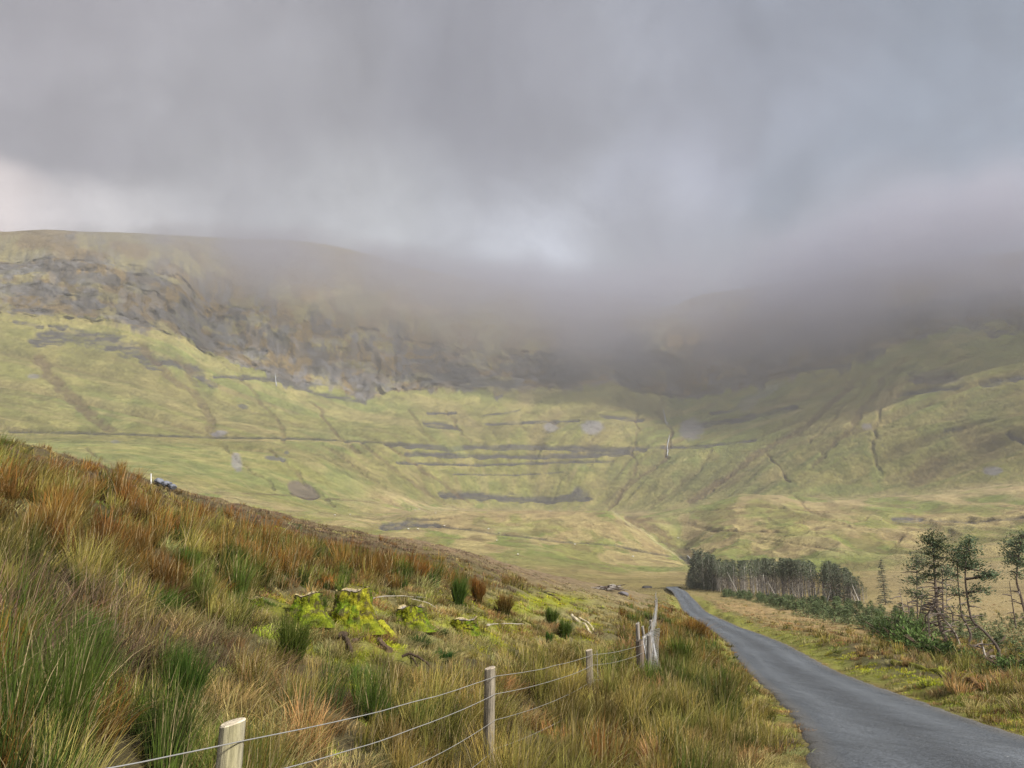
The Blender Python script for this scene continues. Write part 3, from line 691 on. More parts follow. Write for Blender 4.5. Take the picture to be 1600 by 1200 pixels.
# ------------------------------------------------------------------ grass, rushes, moss and heather
# species: height, height spread, blades, tuft radius, blade width, stiffness (lean), base colour, tip colour
SPEC = [
    (.62, .16, 1.0, .16, .0065, .42, (.075, .085, .020), (.310, .145, .036)),   # 0 russet rush
    (.58, .16, 1.0, .13, .0060, .38, (.065, .105, .020), (.105, .150, .026)),   # 1 green rush
    (.58, .16, 1.0, .17, .0060, .50, (.105, .130, .022), (.360, .290, .080)),   # 2 olive rush with tan tips
    (.30, .10, .9, .18, .0060, 1.05, (.270, .230, .085), (.430, .360, .150)),   # 3 pale dead grass
    (.11, .04, 1.1, .22, .0075, .95, (.240, .260, .018), (.540, .540, .040)),   # 4 yellow-green moss and short grass
    (.55, .20, .55, .26, .0065, .90, (.100, .066, .045), (.265, .180, .120)),   # 5 brown dead stems
    (.24, .08, .8, .22, .0075, .60, (.110, .075, .050), (.270, .195, .130)),    # 6 heather and dry moor grass
    (.34, .12, .9, .18, .0060, .75, (.200, .130, .045), (.440, .270, .110)),    # 7 orange moor grass
    (.14, .05, 1.0, .18, .0060, .80, (.150, .190, .030), (.330, .340, .065)),   # 8 short green grass
]
SP_ = np.array([(s[0], s[1], s[2], s[3], s[4], s[5]) for s in SPEC]); SB = np.array([s[6] for s in SPEC]); ST = np.array([s[7] for s in SPEC])
def gauss2(px, py, x, y, a, b): return np.exp(-((px - x) / a) ** 2 - ((py - y) / b) ** 2)
def species_weights(X, Y, Z, px, py):
    _, d, df = near_base(X, Y); r = np.hypot(X, Y); q = d - df
    W = np.full((len(X), 9), .01)
    left = d > 0
    L = left.astype(float)
    up = sst(1.0, 3.0, q) * L
    # rough rushes along and below the fence
    low = L * (1 - up)
    W[:, 2] += low * 1.5; W[:, 3] += low * .35; W[:, 1] += low * .75; W[:, 7] += low * .3
    # russet belt on the hillside
    bel = up * (1 - np.maximum(sst(30, 55, r), 1 - sst(14, 60, py - np.interp(px, [a for a, b in SIL], [b for a, b in SIL]))))
    W[:, 0] += bel * 1.5; W[:, 2] += bel * .55; W[:, 1] += bel * .75; W[:, 3] += bel * .30; W[:, 7] += bel * .15
    sy_ = np.interp(px, [a for a, b in SIL], [b for a, b in SIL]); edge_ = (1 - sst(14, 60, py - sy_)); far = up * np.maximum(sst(30, 55, r), edge_)
    W[:, 6] += far * 1.6; W[:, 0] += far * .25 * (1 - sst(60, 90, r)); W[:, 3] += far * .12
    s = up * np.clip(gauss2(px, py, 600, 885, 300, 36) + gauss2(px, py, 230, 850, 260, 75), 0, 1) * (1 - edge_); W[:, 0] += s * 1.8; W[:, 1] += s * .35
    # felled patch with stumps
    s = L * np.clip(1.3 * gauss2(px, py, 570, 990, 200, 62) + 1.2 * gauss2(px, py, 830, 968, 150, 50) + gauss2(px, py, 700, 1020, 200, 38), 0, 1) * sst(.5, 2, q)
    W *= (1 - .97 * s)[:, None]; W[:, 4] += s * 1.1; W[:, 3] += s * 1.9; W[:, 8] += s * .25; W[:, 1] += s * .10
    s2 = L * np.clip(gauss2(px, py, 850, 960, 120, 40), 0, 1) * sst(.5, 2, q); W[:, 3] += s2 * 1.5; W[:, 7] += s2 * .3
    # dead stems bottom left
    s = L * np.clip(gauss2(px, py, 60, 1030, 190, 90) + gauss2(px, py, 250, 1060, 110, 60), 0, 1); W *= (1 - .85 * s)[:, None]; W[:, 5] += s * 3.2; W[:, 3] += s * .25; W[:, 1] += s * .2; W[:, 2] += s * .2
    s = gauss2(px, py, 420, 1070, 120, 50) * L; W[:, 3] += s * 1.0; W[:, 8] += s * .7; W[:, 2] += s * .5
    # russet bank beside the road
    s = L * gauss2(px, py, 1085, 985, 60, 45) * sst(2.0, 2.6, d); W[:, 0] += s * 5; W[:, 1] += s * .8
    s = L * sst(3.6, 2.0, d); s = L * (1 - sst(1.75, 2.5, d)); W *= (1 - .8 * s)[:, None]; W[:, 3] += s * 1.0; W[:, 7] += s * .7; W[:, 8] += s * .6; W[:, 4] += s * .3
    # other side of the road
    Rr = 1 - L
    a = Rr * (1 - sst(2.4, 4.6, -d)); W *= (1 - .98 * Rr)[:, None]
    W[:, 4] += a * 1.0; W[:, 8] += a * 1.0; W[:, 3] += a * .5
    b = Rr - a; W[:, 7] += b * 1.1; W[:, 3] += b * .7; W[:, 2] += b * .4; W[:, 4] += b * .12; W[:, 8] += b * .1
    s = Rr * gauss2(px, py, 1460, 1060, 90, 22); W[:, 4] += s * 3
    mz = 0 * px
    for (mx_, my_, ma, mb2) in MOUNDS: mz = np.maximum(mz, np.exp(-((px - mx_) / ma) ** 2 - ((py - my_) / mb2) ** 2))
    mz = np.clip(mz * 1.5 - .1, 0, 1) * L; W *= (1 - .98 * mz)[:, None]; W[:, 4] += mz * 9; W[:, 8] += mz * 1.0; W[:, 3] += mz * .5
    # patchiness
    for k in range(9):
        W[:, k] *= np.exp(7.5 * (fbm(X * (.55 if k != 6 else .3) + 17 * k, Y * .55 - 9 * k, 600 + k, 3) - .5))
    W[:, 0:3] *= (1 - .93 * edge_ * up)[:, None]; W[:, 7] *= (1 - .6 * edge_ * up)
    return W, d, df, r
def tuft_sites():
    out = []
    for (r0, r1, dens, pw) in ((2.6, 20, 10.0, 0), (20, 60, 10.0, 1.45), (60, 186, 10.0 * (20 / 60) ** 1.45, 1.45)):
        n = int(dens * 1.5 * (r1**2 - r0**2) / 2)
        r = np.sqrt(rng.uniform(r0**2, r1**2, n)); a = rng.uniform(R(-43), R(43), n)
        keep = rng.uniform(0, 1, n) < (r0 / r) ** pw if pw else np.ones(n, bool)
        out.append(np.stack([r[keep], a[keep]], 1))
    n = 2600; r = np.sqrt(rng.uniform(5**2, 24**2, n)); a = rng.uniform(R(-42), R(42), n); out.append(np.stack([r, a], 1)); global N_LOW; N_LOW = n
    o = np.concatenate(out); return o[:, 0] * np.sin(o[:, 1]), o[:, 0] * np.cos(o[:, 1])
def blades(root, phi, lean, L, wd, cb, ct, near):
    """root (n,3), phi azimuth of lean, lean amount, L length, wd width -> verts, faces, colours"""
    n = len(root)
    ts = np.array([0, .38, .74, 1.0]) if near else np.array([0, .55, 1.0])
    wts = np.array([1, .9, .6, 0]) if near else np.array([1, .75, 0])
    dirn = np.stack([np.cos(phi), np.sin(phi), np.zeros(n)], 1)
    tw = phi + rng.uniform(-1.2, 1.2, n) + math.pi / 2
    side = np.stack([np.cos(tw), np.sin(tw), np.zeros(n)], 1)
    V = []; Cc = []
    for t, wt in zip(ts, wts):
        hor = lean * (t ** 1.7); ver = t * (1 - .30 * lean * t)
        p = root + dirn * (L * hor)[:, None]; p[:, 2] += L * np.maximum(ver, .02)
        cc = cb * (1 - t) + ct * t
        if wt > 0:
            V += [p - side * (wd * wt / 2)[:, None], p + side * (wd * wt / 2)[:, None]]; Cc += [cc, cc]
        else: V.append(p); Cc.append(cc)
    m = len(V); V = np.stack(V, 1).reshape(-1, 3); Cc = np.stack(Cc, 1).reshape(-1, 3)
    b = np.arange(n)[:, None] * m
    if near: q = np.concatenate([b + np.array([0, 1, 3, 2]), b + np.array([2, 3, 5, 4])]); t_ = b + np.array([4, 5, 6])
    else: q = b + np.array([0, 1, 3, 2]); t_ = b + np.array([2, 3, 4])
    return V, q, t_, Cc
def grow(TX, TY, sp, r, hs, nb, near, windphi=R(8)):
    """grow tufts: arrays over tufts; nb blades each"""
    n = len(TX); rep = np.repeat(np.arange(n), nb)
    m = len(rep); s = sp[rep]
    rad = SP_[s, 3] * np.sqrt(rng.uniform(0, 1, m)) * (1 + .5 * (r[rep] > 40)); a = rng.uniform(0, 2 * math.pi, m)
    bx, by = TX[rep] + rad * np.cos(a), TY[rep] + rad * np.sin(a)
    root = np.stack([bx, by, gz(bx, by) - .02], 1)
    tl = rng.uniform(0, 2 * math.pi, n)[rep]
    vx = np.cos(a) * .55 + math.cos(windphi) * .40 + .35 * np.cos(tl) + rng.normal(0, .42, m); vy = np.sin(a) * .55 + math.sin(windphi) * .40 + .35 * np.sin(tl) + rng.normal(0, .42, m)
    phi = np.arctan2(vy, vx); mag = np.hypot(vx, vy)
    lean = np.clip(SP_[s, 5] * mag * rng.uniform(.35, 1.35, m), 0.02, 1.35)
    L = hs[rep] * rng.uniform(.55, 1.12, m)
    wd = np.maximum(SP_[s, 4] * rng.uniform(.7, 1.3, m), r[rep] / 736 * .50); wd = np.minimum(wd, .045)
    tb = (.48 + 1.0 * rng.uniform(0, 1, (n, 1)) ** 1.2)[rep]; bb = .52 + .96 * rng.uniform(0, 1, (m, 1))
    hue = 1 + .08 * rng.normal(0, 1, (n, 3))[rep] * np.array([1, .6, .6])
    cb = SB[s] * tb * bb * np.clip(hue, .5, 1.5); ct = 1.06 * ST[s] * tb * bb * np.clip(hue, .5, 1.5); cb = cb * .85
    # a share of dead straw in every tuft
    dead = rng.uniform(0, 1, m) < .10; ct[dead] = np.array((.50, .40, .22)) * bb[dead]; cb[dead] = np.array((.28, .21, .11)) * bb[dead]
    return blades(root, phi, lean, L, wd, cb, ct, near)
if GRASS:
    TX, TY = tuft_sites(); TZ = gz(TX, TY); px, py = proj(TX, TY, TZ)
    W, d_, df_, r_ = species_weights(TX, TY, TZ, px, py)
    cs = W.cumsum(1); u = rng.uniform(0, 1, len(TX)) * cs[:, -1]; sp = (cs < u[:, None]).sum(1); sp = np.clip(sp, 0, 8)
    lowi = np.arange(len(TX)) >= len(TX) - N_LOW; sp[lowi] = rng.choice([3, 8, 2, 4, 8, 7], lowi.sum())
    gap = fbm(TX * .9 + 50, TY * .9, 651, 3) < .44; tall = np.isin(sp, (0, 1, 2)); sw = gap & tall & (rng.uniform(0, 1, len(TX)) < .8)
    sp[sw] = rng.choice([3, 8, 7, 2], sw.sum())
    hs = .92 * SP_[sp, 0] + SP_[sp, 1] * rng.normal(0, 1, len(TX)); hs = np.clip(hs, .4 * SP_[sp, 0], 1.6 * SP_[sp, 0]); hs[sw] *= .75; hs[lowi] *= .7
    edge = np.abs(d_) - 1.62
    hs *= np.clip(.28 + .62 * edge, .18, 1)                       # short beside the asphalt
    hs *= 1 - .35 * sst(30, 80, r_)
    sil_ = np.interp(px, [a for a, b in SIL], [b for a, b in SIL]); hs *= 1 - .45 * (1 - sst(14, 60, py - sil_)) * (d_ > 3)
    hs *= .50 + 1.0 * fbm(TX * 1.0, TY * 1.0, 641, 3)
    # the felled patch lies open: the rushes in front of it stay low
    ylim = np.interp(px, [360, 420, 500, 600, 700, 780, 860, 960], [985, 1010, 1030, 1042, 1046, 1020, 1000, 1000])
    zone = (px > 385) & (px < 970) & (d_ - df_ > -2.5) & (py > 905)
    cap = np.maximum((py - ylim) * r_ / FPX * 1.15, .07 + .10 * rng.uniform(0, 1, len(TX)) ** 2)
    cap = np.where((py < ylim) & (sp != 1) & (sp != 0), np.maximum(cap, .22), cap)
    hs = np.where(zone & (py > 925 + .0 * px), np.minimum(hs, cap), hs)
    keep = (edge > -.10 + .20 * rng.uniform(0, 1, len(TX))) & (np.hypot(TX, TY) > 2.4)
    keep &= ~((r_ > 110) & (d_ < -3) & (rng.uniform(0, 1, len(TX)) < .5))
    keep &= ~((hs > .3) & (r_ < 4.2) & (px > 300))
    for (nm, ks, lab) in (('rushes', (0, 1, 2), ''), ('grass', (3, 7, 8), ''), ('moss', (4,), ''), ('heather', (6,), ''), ('dead_stems', (5,), '')):
        Vs = []; Qs = []; Ts = []; Cs = []; off = 0
        inn = np.isin(sp, ks) & keep
        for (ra, rb, nbl, nearf) in ((0, 9, 190, True), (9, 14, 130, True), (14, 24, 78, True), (24, 45, 42, False), (45, 90, 22, False), (90, 200, 12, False)):
            k = inn & (r_ >= ra) & (r_ < rb)
            if not k.any(): continue
            nb = np.maximum((nbl * SP_[sp[k], 2] * rng.uniform(.5, 1.3, k.sum())).astype(int), 4)
            V, q, t, C_ = grow(TX[k], TY[k], sp[k], r_[k], hs[k], nb, nearf)
            Vs.append(V); Qs.append(q + off); Ts.append(t + off); Cs.append(C_); off += len(V)
        if Vs:
            me = mesh_np(nm, np.concatenate(Vs), quads=np.concatenate(Qs), tris=np.concatenate(Ts), mat=M_blade, col=np.clip(np.concatenate(Cs), .01, .9))
            link(nm, me, kind='stuff')
            print('STUFF', nm, off)

# ------------------------------------------------------------------ fences
def rot2(v, a): c_, s_ = math.cos(a), math.sin(a); return np.array((v[0] * c_ - v[1] * s_, v[0] * s_ + v[1] * c_, v[2]))
def post_mesh(mb, base, top, rad, cols, slant=.25, n=14, rough=.06):
    base, top = np.asarray(base, float), np.asarray(top, float); rows = 9
    V = []; C_ = []
    ph = random.uniform(0, 6)
    for i in range(rows):
        t = i / (rows - 1); p = base + (top - base) * t
        for k in range(n):
            a = 2 * math.pi * k / n
            rr = rad * (1 + rough * math.sin(3 * a + ph) + .03 * random.uniform(-1, 1)) * (1.03 - .05 * t)
            q = p + np.array((math.cos(a) * rr, math.sin(a) * rr, 0))
            if i == rows - 1: q[2] += slant * rad * math.cos(a - .4)
            V.append(q); f = .5 + .5 * math.sin(2 * a + ph * 2 + t * 2)
            C_.append(np.array(cols[0]) * f + np.array(cols[1]) * (1 - f))
    F = [(i * n + k, i * n + (k + 1) % n, (i + 1) * n + (k + 1) % n, (i + 1) * n + k) for i in range(rows - 1) for k in range(n)]
    mb.add(V, F, np.array(C_))
    tv = np.array(V[-n:]); c0 = tv.mean(0) + np.array((0, 0, .004)); tv2 = c0 + (tv - c0) * .93; tv2[:, 2] += .006
    mb.add(np.concatenate([tv, tv2, [c0]]), [(k, (k + 1) % n, n + (k + 1) % n, n + k) for k in range(n)] + [(n + k, n + (k + 1) % n, 2 * n) for k in range(n)], cols[2])
def posts_line(spec):
    out = []
    for px, py, r, rad in spec:
        t = P(px, py, r); out.append((t, rad))
    return out
FSPEC = [(363, 1130, 4.05, .060), (766, 1044, 8.1, .058), (920, 1016, 13.8, .062), (999, 1001, 17.6, .088)]
tops = posts_line(FSPEC)
d01 = tops[0][0] - tops[1][0]; p0 = tops[0][0] + d01 * .95; p0[2] = tops[0][0][2] - .06
a0, dr_ = tops[0][0], d01 / np.hypot(d01[0], d01[1]); tz = math.tan(float(paz(110, 1198)))
s0 = (a0[1] * tz - a0[0]) / (dr_[0] - dr_[1] * tz); q0 = a0 + dr_ * s0
zq = math.hypot(q0[0], q0[1]) * float(ptan(110, 1198)) + .085; L0 = math.hypot(*(p0 - a0)[:2]); p0[2] = a0[2] + (zq - a0[2]) * L0 / s0
tops = [(p0, .06)] + tops
fo = empty('wire_fence', (tops[2][0][0], tops[2][0][1], float(gz(tops[2][0][0], tops[2][0][1]))), label='strand wire fence on round wooden posts crossing the rushes in the foreground', category='fence')
fo_l = np.array(fo.location)
GREYW = ((.30, .26, .20), (.20, .17, .12), (.50, .42, .32))
for i, (t, rad) in enumerate(tops):
    m = MB(); gzv = float(gz(t[0], t[1])); lean = np.array((random.uniform(-.02, .02), random.uniform(-.02, .02), 0))
    cols = ((.32, .29, .17), (.24, .22, .17), (.60, .52, .38)) if i == 1 else GREYW
    if i == 4: cols = ((.22, .17, .13), (.15, .12, .09), (.10, .08, .06))
    post_mesh(m, np.array((t[0], t[1], gzv - .25)) + lean - fo_l, t - fo_l, rad, cols)
    extra = {'label': 'freshly cut greenish post with a pale top'} if i == 1 else ({'label': 'thick brown corner post'} if i == 4 else {})
    m.build('post', M_post, fo, smooth=False, **extra)
lv = tops[3][0] - tops[1][0]; ln = np.array((lv[1], -lv[0], 0)); ln /= np.linalg.norm(ln)
drops = [.075, .245, .49, .76]
for k, dz_ in enumerate(drops):
    m = MB()
    for (a, ra), (b, rb) in zip(tops[:-1], tops[1:]):
        A_ = a + ln * (ra + .004) - np.array((0, 0, dz_)); B_ = b + ln * (rb + .004) - np.array((0, 0, dz_))
        n_ = 26; tt = np.linspace(0, 1, n_); pts_ = A_[None] * (1 - tt[:, None]) + B_[None] * tt[:, None]
        pts_[:, 2] -= (.035 + .015 * k) * 4 * tt * (1 - tt)
        pts_ += np.stack([fbm(tt * 6 + 9 * k, tt * 0 + a[1], 5, 3) - .5] * 3, 1) * .02 * np.sin(tt * math.pi)[:, None]
        m.tube(pts_ - fo_l, .0032 if k < 2 else .0025, 5, cap=False)
    m.build('wire', M_wire, fo, smooth=True)
m = MB(); t3 = tops[3][0] + ln * .07 + np.array((.07, -.02, 0)); m.tube([t3 - fo_l, t3 - fo_l - np.array((-.01, 0, .9))], .004, 5); m.build('stay_wire', M_wire, fo)
# tall grey pole and split rail behind the corner post
for (px, pyt, r, rad, nm, lab) in ((996, 974, 19.5, .05, 'fence_pole', 'tall thin grey pole just behind the thick corner post'), (1004, 979, 20.5, .035, 'fence_pole', 'shorter slanting grey pole leaning beside the tall thin pole behind the corner post')):
    t = P(px, pyt, r); b = np.array((t[0] + (.0 if rad > .04 else .12), t[1], float(gz(t[0], t[1])) - .2)); m = MB()
    o = empty(nm, (t[0], t[1], float(gz(t[0], t[1]))), label=lab, category='pole'); ol = np.array(o.location)
    post_mesh(m, b - ol, t - ol, rad, ((.34, .31, .27), (.25, .22, .19), (.42, .38, .32)), slant=.6); m.build('pole_shaft', M_post, o)
# netting fence going away along the road
nspec = [(1009, 17.9), (1013, 21.5), (1016, 26), (1020, 33), (1025, 44), (1027, 60), (1027, 80), (1025, 105), (1026, 140)]
npts = []
for px, r in nspec:
    az = float(paz(px, 950)); x, y = r * math.sin(az), r * math.cos(az); npts.append(np.array((x, y, float(gz(x, y)))))
nf_ = empty('netting_fence', npts[0], label='grey sheep netting fence running away towards the bend in the road', category='fence'); nl = np.array(nf_.location)
for i, p in enumerate(npts):
    if i in (1, 3): continue
    m = MB(); post_mesh(m, p - nl - (0, 0, .3), p - nl + (random.uniform(-.05, .05), 0, 1.05 + random.uniform(-.08, .12)), 0.05, ((.27, .25, .22), (.20, .18, .15), (.34, .31, .27)), n=8); m.build('post', M_post, nf_)
m = MB(); mt = MB()
for a, b in zip(npts[:-1], npts[1:]):
    L_ = np.linalg.norm(b - a); far = a[1] > 30; rw = .0035 if not far else .006
    for hgt in (.06, .16, .27, .38, .5, .63, .78):
        n_ = max(int(L_ / 1.2), 3); tt = np.linspace(0, 1, n_)[:, None]; q = a * (1 - tt) + b * tt; q[:, 2] = gz(q[:, 0], q[:, 1]) * .5 + q[:, 2] * .5 + hgt; m.tube(q - nl, rw, 3, cap=False)
    for s in np.arange(0, L_, .3 if not far else .9):
        q = a + (b - a) * s / L_; m.tube([q - nl + (0, 0, .02), q - nl + (0, 0, .8)], rw * .9, 3, cap=False)
    for hgt in (.95,):
        mt.tube([a - nl + (0, 0, hgt), (a + b) / 2 - nl + (0, 0, hgt - .03), b - nl + (0, 0, hgt)], rw * 1.3, 4, cap=False)
m.build('netting', M_wire, nf_); mt.build('top_wire', M_wire, nf_)
# loose panel of netting hung beside the corner post
a = P(1009, 1045, 17.9); b = P(1031, 1032, 18.6); a[2] = gz(a[0], a[1]); b[2] = gz(b[0], b[1])
pn = empty('wire_netting', a, label='crumpled grey wire netting panel hung beside the thick corner post', category='wire netting'); al = np.array(a)
m = MB(); hh = [1.0, 1.15]
def pp(s, t): q = a + (b - a) * s; return q - al + np.array((.03 * math.sin(9 * s + 5 * t), .05 * math.sin(7 * t + 3 * s), t * (hh[0] + (hh[1] - hh[0]) * s)))
for i in range(20): m.tube([pp(i / 19, t) for t in np.linspace(0, 1, 9)], .006, 3, cap=False)
for j in range(30): m.tube([pp(s, j / 29) for s in np.linspace(0, 1, 6)], .004, 3, cap=False)
m.build('mesh_sheet', M_wire, pn)
m = MB(); m.tube([pp(0, .15), pp(.4, .5), pp(1, .8)], .008, 5, c=(.16, .15, .14)); m.tube([pp(.1, .55), pp(.6, .75), pp(.9, .95)], .007, 5, c=(.16, .15, .14)); m.tube([pp(-.05, 1.0), pp(.5, 1.02), pp(1.0, 1.0)], .008, 6, c=(.16, .15, .14)); m.build('bent_rail', M_post, pn)

# ------------------------------------------------------------------ stumps
MOSS_Y = np.array((.26, .245, .022)); MOSS_G = np.array((.13, .19, .016)); MOSS_D = np.array((.13, .12, .02)); WOOD = np.array((.16, .11, .07))
def stump(px, pyb, wpx, pyt, label, flare=.75, tilt=.08, yel=.7, seed=0, squash=.8):
    h_ = hit(px, pyb); r = math.hypot(h_[0], h_[1]); rad = wpx / 2 * r / FPX; H = (pyb - pyt) * r / FPX
    rs = np.random.default_rng(seed); n, rows = 90, 40; V = []; C_ = []
    for i in range(rows):
        t = i / (rows - 1)
        for k in range(n):
            a = 2 * math.pi * k / n
            lob = .5 + .5 * math.cos(4 * a + seed) * .6 + .25 * math.cos(7 * a + seed * 2)
            fl = flare * (1 - t) ** 2.4 * (.5 + lob)
            rr = rad * (.94 + fl + .05 * math.sin(5 * a + seed)) * (1 + .22 * (float(fbm(np.array(a * 3 + seed), np.array(t * 4), 31 + seed, 3)) - .5) * 2)
            z = H * t + (rad * tilt * math.cos(a - .3) * 2 if t > .55 else 0) * (t - .55) / .45 * 1.0
            if t > .8: rr *= 1 - .06 * ((t - .8) / .2) ** 2
            z += (.10 * rad * math.sin(3 * a + 2 * seed) + .22 * rad * (float(fbm(np.array(a * 2.5), np.array(seed * 1.7), 55, 3)) - .5)) * max(0, (t - .6) / .4)
            V.append((rr * math.cos(a), rr * math.sin(a) * squash, z - .08))
            f1 = float(fbm(np.array(a * 2.2 + seed), np.array(t * 3.3), 77, 4)); f2 = float(fbm(np.array(a * 11 + seed), np.array(t * 14), 87, 3))
            yy = float(sst(.36, .56, f1)) * yel; cc = MOSS_G * (1 - yy) + MOSS_Y * yy
            cc = cc * (.25 + 1.5 * f2); f3 = float(fbm(np.array(a * 5 + seed), np.array(t * 6 + 3), 97, 3))
            if f3 > .56: cc = cc * .25 + np.array((.06, .045, .028))
            if t < .35: cc = cc * .6 + MOSS_G * .5 * (1 - t)
            wl = math.cos(a - 2.5)                                # bare wood shows towards the upper left
            if t > .72 and wl > .55 and f2 > .4: cc = np.array((.09, .065, .045))
            C_.append(cc)
    V = np.array(V); C_ = np.array(C_)
    o = link('tree_stump', None, label=label, category='tree stump'); o.location = h_
    mb = MB(); F = [(i * n + k, i * n + (k + 1) % n, (i + 1) * n + (k + 1) % n, (i + 1) * n + k) for i in range(rows - 1) for k in range(n)]
    mb.add(V, F, C_)
    # moss fuzz
    idx = rs.integers(0, (rows - 1) * n, 2600); pv = V[idx] + rs.normal(0, .006, (2600, 3)); nrm_ = V[idx] * np.array((1, 1, 0)); nrm_ /= np.linalg.norm(nrm_, axis=1)[:, None]
    ln_ = rs.uniform(.006, .026, 2600)[:, None]; sd_ = rs.normal(0, 1, (2600, 3)); sd_ /= np.linalg.norm(sd_, axis=1)[:, None]
    tip = pv + (nrm_ + sd_ * .7 + np.array((0, 0, .35))) * ln_
    FV_ = np.stack([pv - sd_ * .005, pv + sd_ * .005, tip], 1).reshape(-1, 3); FC = np.repeat(np.clip(C_[idx] * rs.uniform(.7, 1.7, (2600, 1)), 0, .7), 3, axis=0)
    mb.add(FV_, [(3 * i, 3 * i + 1, 3 * i + 2) for i in range(2600)], FC)
    body = mb.build('trunk_base', M_moss, o, smooth=False)
    top = V[-n:]; c0 = top.mean(0); mt_ = MB(); R_ = [1.0, .93, .8, .55, .25]; TV = []; TC = []
    for j, s in enumerate(R_):
        for k in range(n):
            p = c0 + (top[k] - c0) * s; p[2] += (.012 if j < 2 else -.02 - .015 * float(fbm(np.array(k * .3), np.array(s * 5), 9, 2))) + .004
            TV.append(p); TC.append(np.array((.42, .34, .16)) if j < 2 else np.array((.28, .25, .22)) * (.6 + .8 * rs.random()))
    TV.append(c0 - (0, 0, .02)); TC.append(np.array((.2, .17, .14)))
    TF = [(j * n + k, j * n + (k + 1) % n, (j + 1) * n + (k + 1) % n, (j + 1) * n + k) for j in range(4) for k in range(n)] + [(4 * n + k, 4 * n + (k + 1) % n, 5 * n) for k in range(n)]
    mt_.add(TV, TF, np.array(TC)); mt_.build('cut_top', M_bark, o)
    return o
stump(549, 982, 54, 921, 'tall yellow-mossed tree stump, the largest of the felled stumps', flare=.8, tilt=.05, yel=.95, seed=1)
stump(479, 970, 42, 926, 'wide green mossy stump just left of the tallest stump, half behind rushes', flare=1.1, tilt=.05, yel=.5, seed=2)
stump(642, 978, 42, 945, 'low mossy stump with a pale flat top, right of the tallest stump', flare=.9, tilt=.03, yel=.6, seed=3)
stump(725, 986, 40, 964, 'smallest low stump with a dark broken right edge, beside two fallen twigs', flare=.35, tilt=.04, yel=.75, seed=4)
stump(396, 945, 22, 929, 'orange-topped stump remnant at the left end of the felled patch', flare=.4, tilt=.02, yel=.4, seed=5)

def branch(name, paths, colr, label, cat, lift=.06, mat=None, end=None):
    """paths: list of (pixel points, radius px, taper)"""
    h0 = hit(*paths[0][0][0]); o = link(name, None, label=label, category=cat); o.location = h0; m = MB()
    for pts_, rp, tp in paths:
        ha = hit(*pts_[0]); hb = hit(*pts_[-1]); ra, rb = math.hypot(*ha[:2]), math.hypot(*hb[:2]); rb = min(max(rb, ra * .8), ra * 1.25)
        n_ = 14; s = np.linspace(0, 1, n_); q = np.linspace(0, 1, len(pts_)); X_ = np.interp(s, q, [p[0] for p in pts_]); Y_ = np.interp(s, q, [p[1] for p in pts_])
        W_ = []
        for x, y, t in zip(X_, Y_, s):
            rr = ra + (rb - ra) * t - .25; W_.append(P(x + random.uniform(-.4, .4), y + random.uniform(-.4, .4), rr))
        W_ = np.array(W_); rad = rp * ra / FPX * np.linspace(1, tp, n_)
        W_[:, 2] = np.maximum(W_[:, 2], gz(W_[:, 0], W_[:, 1]) + rad * .4)
        m.tube(W_ - h0, rad, 8, c=np.array(colr) * random.uniform(.85, 1.15), jit=.12)
    me = m.mesh(name, mat or M_bark, False); o2 = bpy.data.objects.new(name, me)
    bpy.data.objects.remove(o); COL.objects.link(o2); o2.location = h0; o2['label'] = label; o2['category'] = cat
    return o2
DK = (.07, .05, .035); PALE = (.42, .38, .32)
branch('fallen_branch', [([(628, 1026), (640, 1021), (655, 1027), (668, 1036), (677, 1047)], 2.0, .6), ([(638, 1022), (646, 1030), (652, 1041)], 1.6, .6)], DK, 'dark forked branch arching out of the grass below the low stump', 'branch')
branch('fallen_branch', [([(552, 1000), (575, 998), (600, 998)], 2.4, .8), ([(592, 1000), (600, 1010), (609, 1017)], 4.5, 1.0)], (.13, .09, .06), 'short brown log with a sawn end lying below the tallest stump', 'log')
branch('exposed_root', [([(534, 991), (542, 1000), (549, 1017)], 4.0, .7), ([(534, 992), (541, 992)], 5, .8)], DK, 'dark rotten root hole sticking out of the moss below the tallest stump', 'root')
branch('mossy_log', [([(594, 976), (606, 987), (618, 1000)], 8, .5)], (.34, .33, .03), 'mossy wedge of log leaning between the two stumps', 'log', mat=M_moss)
branch('dry_twig', [([(577, 937), (594, 932), (627, 931), (666, 934)], 1.0, .5), ([(640, 935), (669, 942), (682, 950)], .9, .4)], PALE, 'long pale dry twig behind the low flat-topped stump', 'twig')
branch('dry_twig', [([(761, 976), (790, 974), (818, 975)], 1.1, .5), ([(761, 977), (776, 980), (792, 982)], 1.0, .5)], PALE, 'forked pale twig lying right of the smallest stump', 'twig')
branch('fallen_branch', [([(846, 921), (858, 931), (875, 938)], 1.8, .5), ([(852, 925), (866, 926), (872, 929)], 1.0, .5)], DK, 'dark branch lying on the grassy rise right of the stumps', 'branch')
branch('bleached_log', [([(893, 962), (908, 975), (923, 990)], 2.8, .6), ([(905, 966), (918, 972), (927, 984)], 1.6, .6)], (.58, .50, .34), 'bleached straw-coloured log left of the fence corner', 'log')
branch('broken_stick', [([(399, 851), (404, 858), (409, 867)], 2.2, .8)], (.75, .68, .58), 'white broken stick poking out of the russet rushes', 'stick')
branch('mossy_log', [([(1396, 1036), (1420, 1041), (1450, 1050), (1482, 1061)], 4.0, .5)], (.26, .26, .05), 'long yellow mossy log right of the road in front of the trees', 'log', mat=M_moss)
branch('fallen_branch', [([(1484, 1064), (1506, 1066), (1532, 1072)], 4.0, .8)], (.20, .12, .05), 'brown mossy log piece at the end of the long mossy log', 'log')
